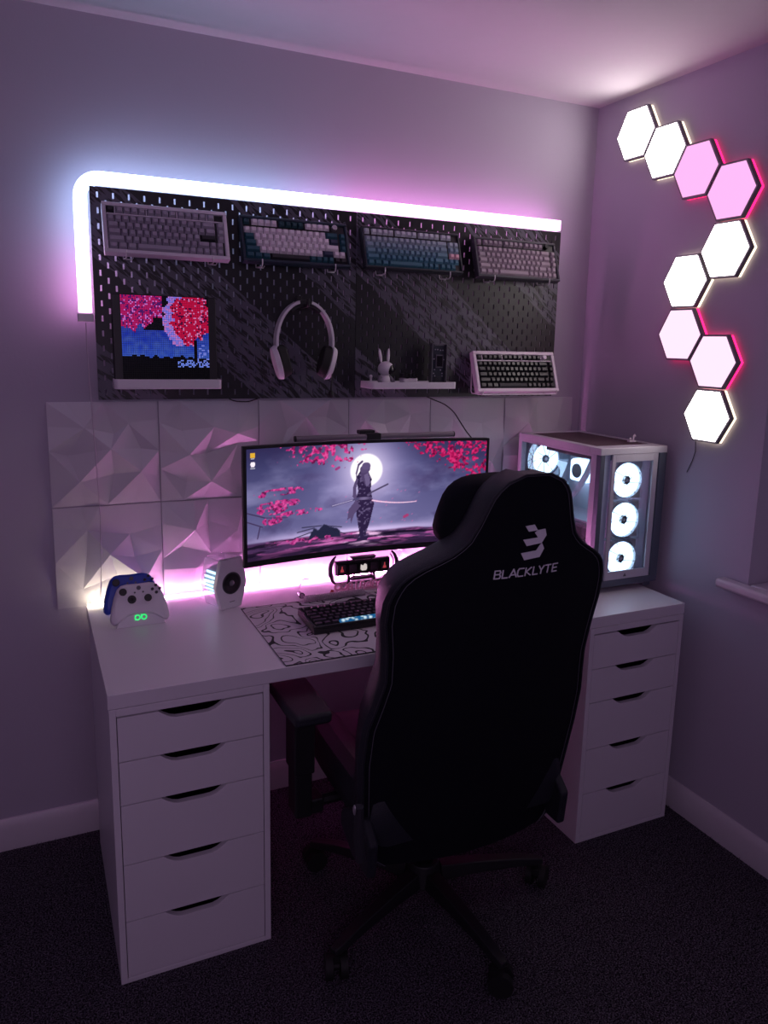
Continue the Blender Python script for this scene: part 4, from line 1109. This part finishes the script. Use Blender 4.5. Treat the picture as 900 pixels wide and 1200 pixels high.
# outline: height -> half width of the back
OUT = [(.318, .232), (.335, .256), (.36, .268), (.40, .280), (.50, .288), (.60, .296), (.69, .294), (.75, .280), (.81, .268), (.88, .272), (.95, .282), (1.00, .280), (1.035, .266), (1.062, .240), (1.085, .195), (1.105, .158), (1.13, .134), (1.165, .117), (1.20, .104), (1.225, .093), (1.245, .076), (1.257, .056), (1.265, .030)]
def ysurf(u, z): return -.96-CHY-(z-.42)*.19+.75*u*u
NR, NU = 64, 20
zz = np.linspace(OUT[0][0], OUT[-1][0], NR)
zo = [p[0] for p in OUT]; wo = [p[1] for p in OUT]
hw = np.interp(zz, zo, wo)
rear, sides = MB(), MB()
Rr = []; Ss = []
edge_pts = [[], []]
for i, z in enumerate(zz):
    h = hw[i]
    thk = .105 if z < 1.05 else .105-.055*(z-1.05)/.215
    if z < .45: thk = .105-.03*(.45-z)/.12
    row = [rear.bm.verts.new((h*(.965*(-1+2*k/NU)), ysurf(h*(-1+2*k/NU)*.965, z), z)) for k in range(NU+1)]
    Rr.append(row)
    # side and front loop, left side to right side
    uL = h
    loop = []
    yb = ysurf(h*.965, z)
    tp = min(1, max(0, (z-1.0)/.1)); g_ = lambda lo, hi: lo+(hi-lo)*tp
    prof = ((.965, 0), (g_(.990, .995), g_(.014, .010)), (g_(.965, .985), g_(.045, .030)), (g_(.915, .95), g_(.078, .055)), (g_(.86, .86), thk+g_(.026, .010)), (.78, thk+.030), (.66, thk+.004))
    for (a, yo) in prof:
        loop.append((-uL*a, yb+yo if yo < .08 else ysurf(h*a, z)+yo, z))
    for q in (.45, .22, 0, -.22, -.45): loop.append((-uL*q, ysurf(h*q, z)+thk, z))
    for (a, yo) in prof[::-1]:
        loop.append((uL*a, yb+yo if yo < .08 else ysurf(h*a, z)+yo, z))
    Ss.append([sides.bm.verts.new(p) for p in loop])
    edge_pts[0].append((-h*.965, yb-.0015, z)); edge_pts[1].append((h*.965, yb-.0015, z))
for i in range(NR-1):
    for k in range(NU): rear.bm.faces.new((Rr[i][k], Rr[i][k+1], Rr[i+1][k+1], Rr[i+1][k]))
    for k in range(len(Ss[0])-1): sides.bm.faces.new((Ss[i][k], Ss[i][k+1], Ss[i+1][k+1], Ss[i+1][k]))
for rowi in (0, -1):
    f = [v.co.copy() for v in Rr[rowi]]
    vs = Ss[rowi]+[sides.bm.verts.new(p) for p in f[::-1][1:-1]]
    try: sides.bm.faces.new(vs)
    except Exception: pass
bk = rear.build('rear_panel', M_fabric, ch, smooth=True)
sd = sides.build('backrest', M_leather, ch, smooth=True)
ep = edge_pts[0]+edge_pts[1][::-1]
ep = [Vector(p) for p in ep]
MB().tube(ep, .0028, 6).build('seam_piping', M_leather, bk, smooth=True)
# stitched line just inside the piping (grey thread)
M_thread = mat('grey_thread', '54545e', .7)
MB().tube([Vector((p[0]*.955, ysurf(p[0]*.955, p[2])-.0008, p[2]-.003)) for p in ep], .0009, 4).build('stitching', M_thread, bk, smooth=True)
# logo in strokes, laid on the surface
M_logo = mat('logo_grey', 'dedee6', .5)
lg = MB()
def surf(x, z, off=.0018): return (x, ysurf(x, z)-off, z)
def plate(pts):
    a = [lg.bm.verts.new(surf(x, z)) for x, z in pts]; b_ = [lg.bm.verts.new(surf(x, z, .0002)) for x, z in pts]
    n = len(pts); lg.bm.faces.new(a); lg.bm.faces.new(b_[::-1])
    for i in range(n): lg.bm.faces.new((a[i], b_[i], b_[(i+1) % n], a[(i+1) % n]))
def stroke(p, q, t_=.0026):
    p = Vector(p); q = Vector(q); d = (q-p).normalized(); n = Vector((-d.y, d.x))*t_/2; e = d*t_*.35
    plate([tuple(p-e-n), tuple(q+e-n), tuple(q+e+n), tuple(p-e+n)])
GL = {'B': [((0,0),(0,1)),((0,1),(.75,1)),((.75,1),(.9,.78)),((.9,.78),(.75,.53)),((0,.53),(.75,.53)),((.75,.53),(.95,.27)),((.95,.27),(.8,0)),((.8,0),(0,0))],
      'L': [((0,1),(0,0)),((0,0),(.8,0))], 'A': [((0,0),(.5,1)),((.5,1),(1,0)),((.28,.3),(.74,.3))],
      'C': [((.95,1),(.2,1)),((.2,1),(0,.75)),((0,.75),(0,.25)),((0,.25),(.2,0)),((.2,0),(.95,0))],
      'K': [((0,0),(0,1)),((.9,1),(.1,.5)),((.1,.5),(.9,0))], 'Y': [((0,1),(.45,.45)),((.9,1),(.45,.45)),((.45,.45),(.45,0))],
      'T': [((0,1),(.95,1)),((.47,1),(.47,0))], 'E': [((.85,1),(0,1)),((0,1),(0,0)),((0,0),(.85,0)),((0,.5),(.75,.5))]}
LX, LZ, LW, LH = .018, 1.044, .163, .0175
txt = 'BLACKLYTE'
cw = LW/len(txt)*1.02
for i, c in enumerate(txt):
    kx = (0, .0, -.10, -.06, 0, .06, -.16, -.20, -.10)[i]*cw
    for (a, b_) in GL[c]:
        x0 = LX-LW/2+i*cw+kx; s = cw*(.80 if c != 'A' else .92)
        stroke((x0+a[0]*s, LZ+a[1]*LH), (x0+b_[0]*s, LZ+b_[1]*LH))
ic = lambda px, py: (LX+(px-207)*.00066, 1.119-(py-544)*.00066)
plate([ic(165,488), ic(198,485), ic(214,505), ic(181,507)])
plate([ic(214,505), ic(243,503), ic(252,525), ic(220,530), ic(205,513)])
plate([ic(252,525), ic(238,550), ic(182,555), ic(165,533), ic(220,530)])
plate([ic(165,578), ic(222,574), ic(234,555), ic(240,551), ic(252,570), ic(240,598), ic(182,603)])
lo = lg.build('logo', M_logo, bk); lo['label'] = 'grey emblem with the word BLACKLYTE'
# head pillow in front of the back
hp = MB()
o_ = bmesh.ops.create_cube(hp.bm, size=1)
bmesh.ops.subdivide_edges(hp.bm, edges=hp.bm.edges, cuts=6, use_grid_fill=True)
for v in hp.bm.verts:
    c = v.co*2
    L = (abs(c.x)**3.2+abs(c.y)**3.2+abs(c.z)**3.2)**(1/3.2)
    m0 = max(abs(c.x), abs(c.y), abs(c.z)); c = c*(m0/L)
    v.co = Vector((c.x*(.128-.018*c.z), c.y*.052, c.z*.082))
hp.build('head_pillow', M_fabric, ch, smooth=True, loc=(-.004, ysurf(0, 1.17)+.140, 1.160), rot=(R(11), 0, 0))
# seat
st = MB()
sec = [(-.245, 0.0), (-.268, .03), (-.272, .07), (-.262, .115), (-.235, .130), (-.200, .118), (-.175, .095), (0, .088), (.175, .095), (.200, .118), (.235, .130), (.262, .115), (.272, .07), (.268, .03), (.245, 0)]
rings = []
for y, s, dz in ((-.235, .90, 0), (-.225, .97, 0), (-.10, 1, 0), (.08, 1, .003), (.20, .98, .008), (.255, .94, .004), (.285, .88, -.012), (.297, .80, -.03)):
    hs = 1 if y < .25 else (.9 if y < .29 else .62)
    rings.append([st.bm.verts.new((x*s, y, .385+z*hs+dz)) for x, z in sec])
for a, b_ in zip(rings, rings[1:]):
    for k in range(len(sec)): st.bm.faces.new((a[k], a[(k+1) % len(sec)], b_[(k+1) % len(sec)], b_[k]))
st.bm.faces.new(rings[0]); st.bm.faces.new(rings[-1][::-1])
st.build('seat', M_leather, ch, smooth=True)
MB().box(-.17, .17, -.19, .16, .365, .384).build('seat_pan', M_blackm, ch, bevel=.003)
MB().frus(.14, .20, .20, .28, .305, .364).build('tilt_mechanism', M_blackm, ch, bevel=.004)
MB().cyl((0, 0, .09), .028, .17, 'z', 24).cyl((0, 0, .20), .018, .11, 'z', 20).build('gas_lift', M_blackm, ch, smooth=True)
MB().cyl((0, 0, .075), .055, .06, 'z', 28, .040).build('hub', M_black, ch, bevel=.004)
for a in (-155, -84, -11, 60, 131):
    ca, sa = math.cos(R(a)), math.sin(R(a)); mz = Matrix.Rotation(R(a), 4, 'Z')
    w = MB()
    secs = [(.045, .027, .078, .118), (.15, .024, .082, .112), (.27, .020, .078, .100), (.335, .017, .070, .088), (.352, .012, .070, .083)]
    rg = [[w.bm.verts.new(mz @ Vector(p)) for p in ((x, -h, z0), (x, h, z0), (x, h*.7, z1), (x, -h*.7, z1))] for x, h, z0, z1 in secs]
    for p, q in zip(rg, rg[1:]):
        for k in range(4): w.bm.faces.new((p[k], p[(k+1) % 4], q[(k+1) % 4], q[k]))
    w.bm.faces.new(rg[0]); w.bm.faces.new(rg[-1][::-1])
    lgo = w.build('base_leg', M_black, ch, bevel=.003)
    cc = Vector((.340*ca, .340*sa, 0)); rr = R(a+50); mzz = Matrix.Translation(cc) @ Matrix.Rotation(rr, 4, 'Z')
    q = MB()
    for s in (-1, 1): q.cyl((0, s*.018-(.009 if s > 0 else -.009) , .030), .030, s*.018, 'y', 22)
    q.cyl((0, -.008, .030), .010, .016, 'y', 10)
    q.box(-.026, .008, -.012, .012, .045, .060); q.cyl((-.006, 0, .055), .006, .022, 'z', 10)
    bmesh.ops.transform(q.bm, matrix=mzz, verts=q.bm.verts); q.build('castor', M_charm, lgo, smooth=True)
# armrests
for s in (-1, 1):
    ar = MB()
    ar.tube([(s*.17, .02, .372), (s*.30, .02, .372)], .014, 8); ar.build('arm_bracket', M_black, ch)
    p = MB().box(s*.345-.022, s*.345+.022, -.010, .055, .35, .630); p.box(min(s*.29, s*.345), max(s*.29, s*.345), -.005, .05, .352, .392)
    arm = p.build('armrest', M_black, ch, bevel=.006)
    MB().box(s*.345-.026, s*.345+.026, -.016, .061, .47, .62).build('height_sleeve', M_black, arm, bevel=.005)
    q = MB(); q.prism([(s*.345-.045, -.085), (s*.345+.045, -.085), (s*.345+.050, -.02), (s*.345+.050, .13), (s*.345+.03, .175), (s*.345-.03, .175), (s*.345-.050, .13), (s*.345-.050, -.02)], .632, .662, 'z')
    q.build('arm_pad', M_leather, arm, bevel=.010, seg=3)
# recliner covers and lever on the sides
for s in (-1, 1):
    q = MB(); x = s*(.268 if s < 0 else .252)
    q.prism([(-.255, .33), (-.16, .33), (-.08, .37), (-.09, .41), (-.16, .455), (-.22, .46), (-.265, .42)], x-.012, x+.012, 'x'); q.build('hinge_cover', M_leather, ch, bevel=.008, seg=3)
MB().tube([(-.303, -.27, .40), (-.312, -.275, .46), (-.315, -.285, .54)], [.012, .011, .010], 8).build('recline_lever', M_dgrey, ch, smooth=True)
MB().ball((-.326, -.285, .535), .006, (.5, 1, 2)).build('lever_mark', M_silver, ch, smooth=True)
MB().tube(smoothpath([(.16, -.18, .366), (.165, -.17, .33), (.13, -.16, .31), (.095, -.13, .33), (.10, -.10, .355)]), .003, 6).build('lever_cable', M_cable, ch, smooth=True)
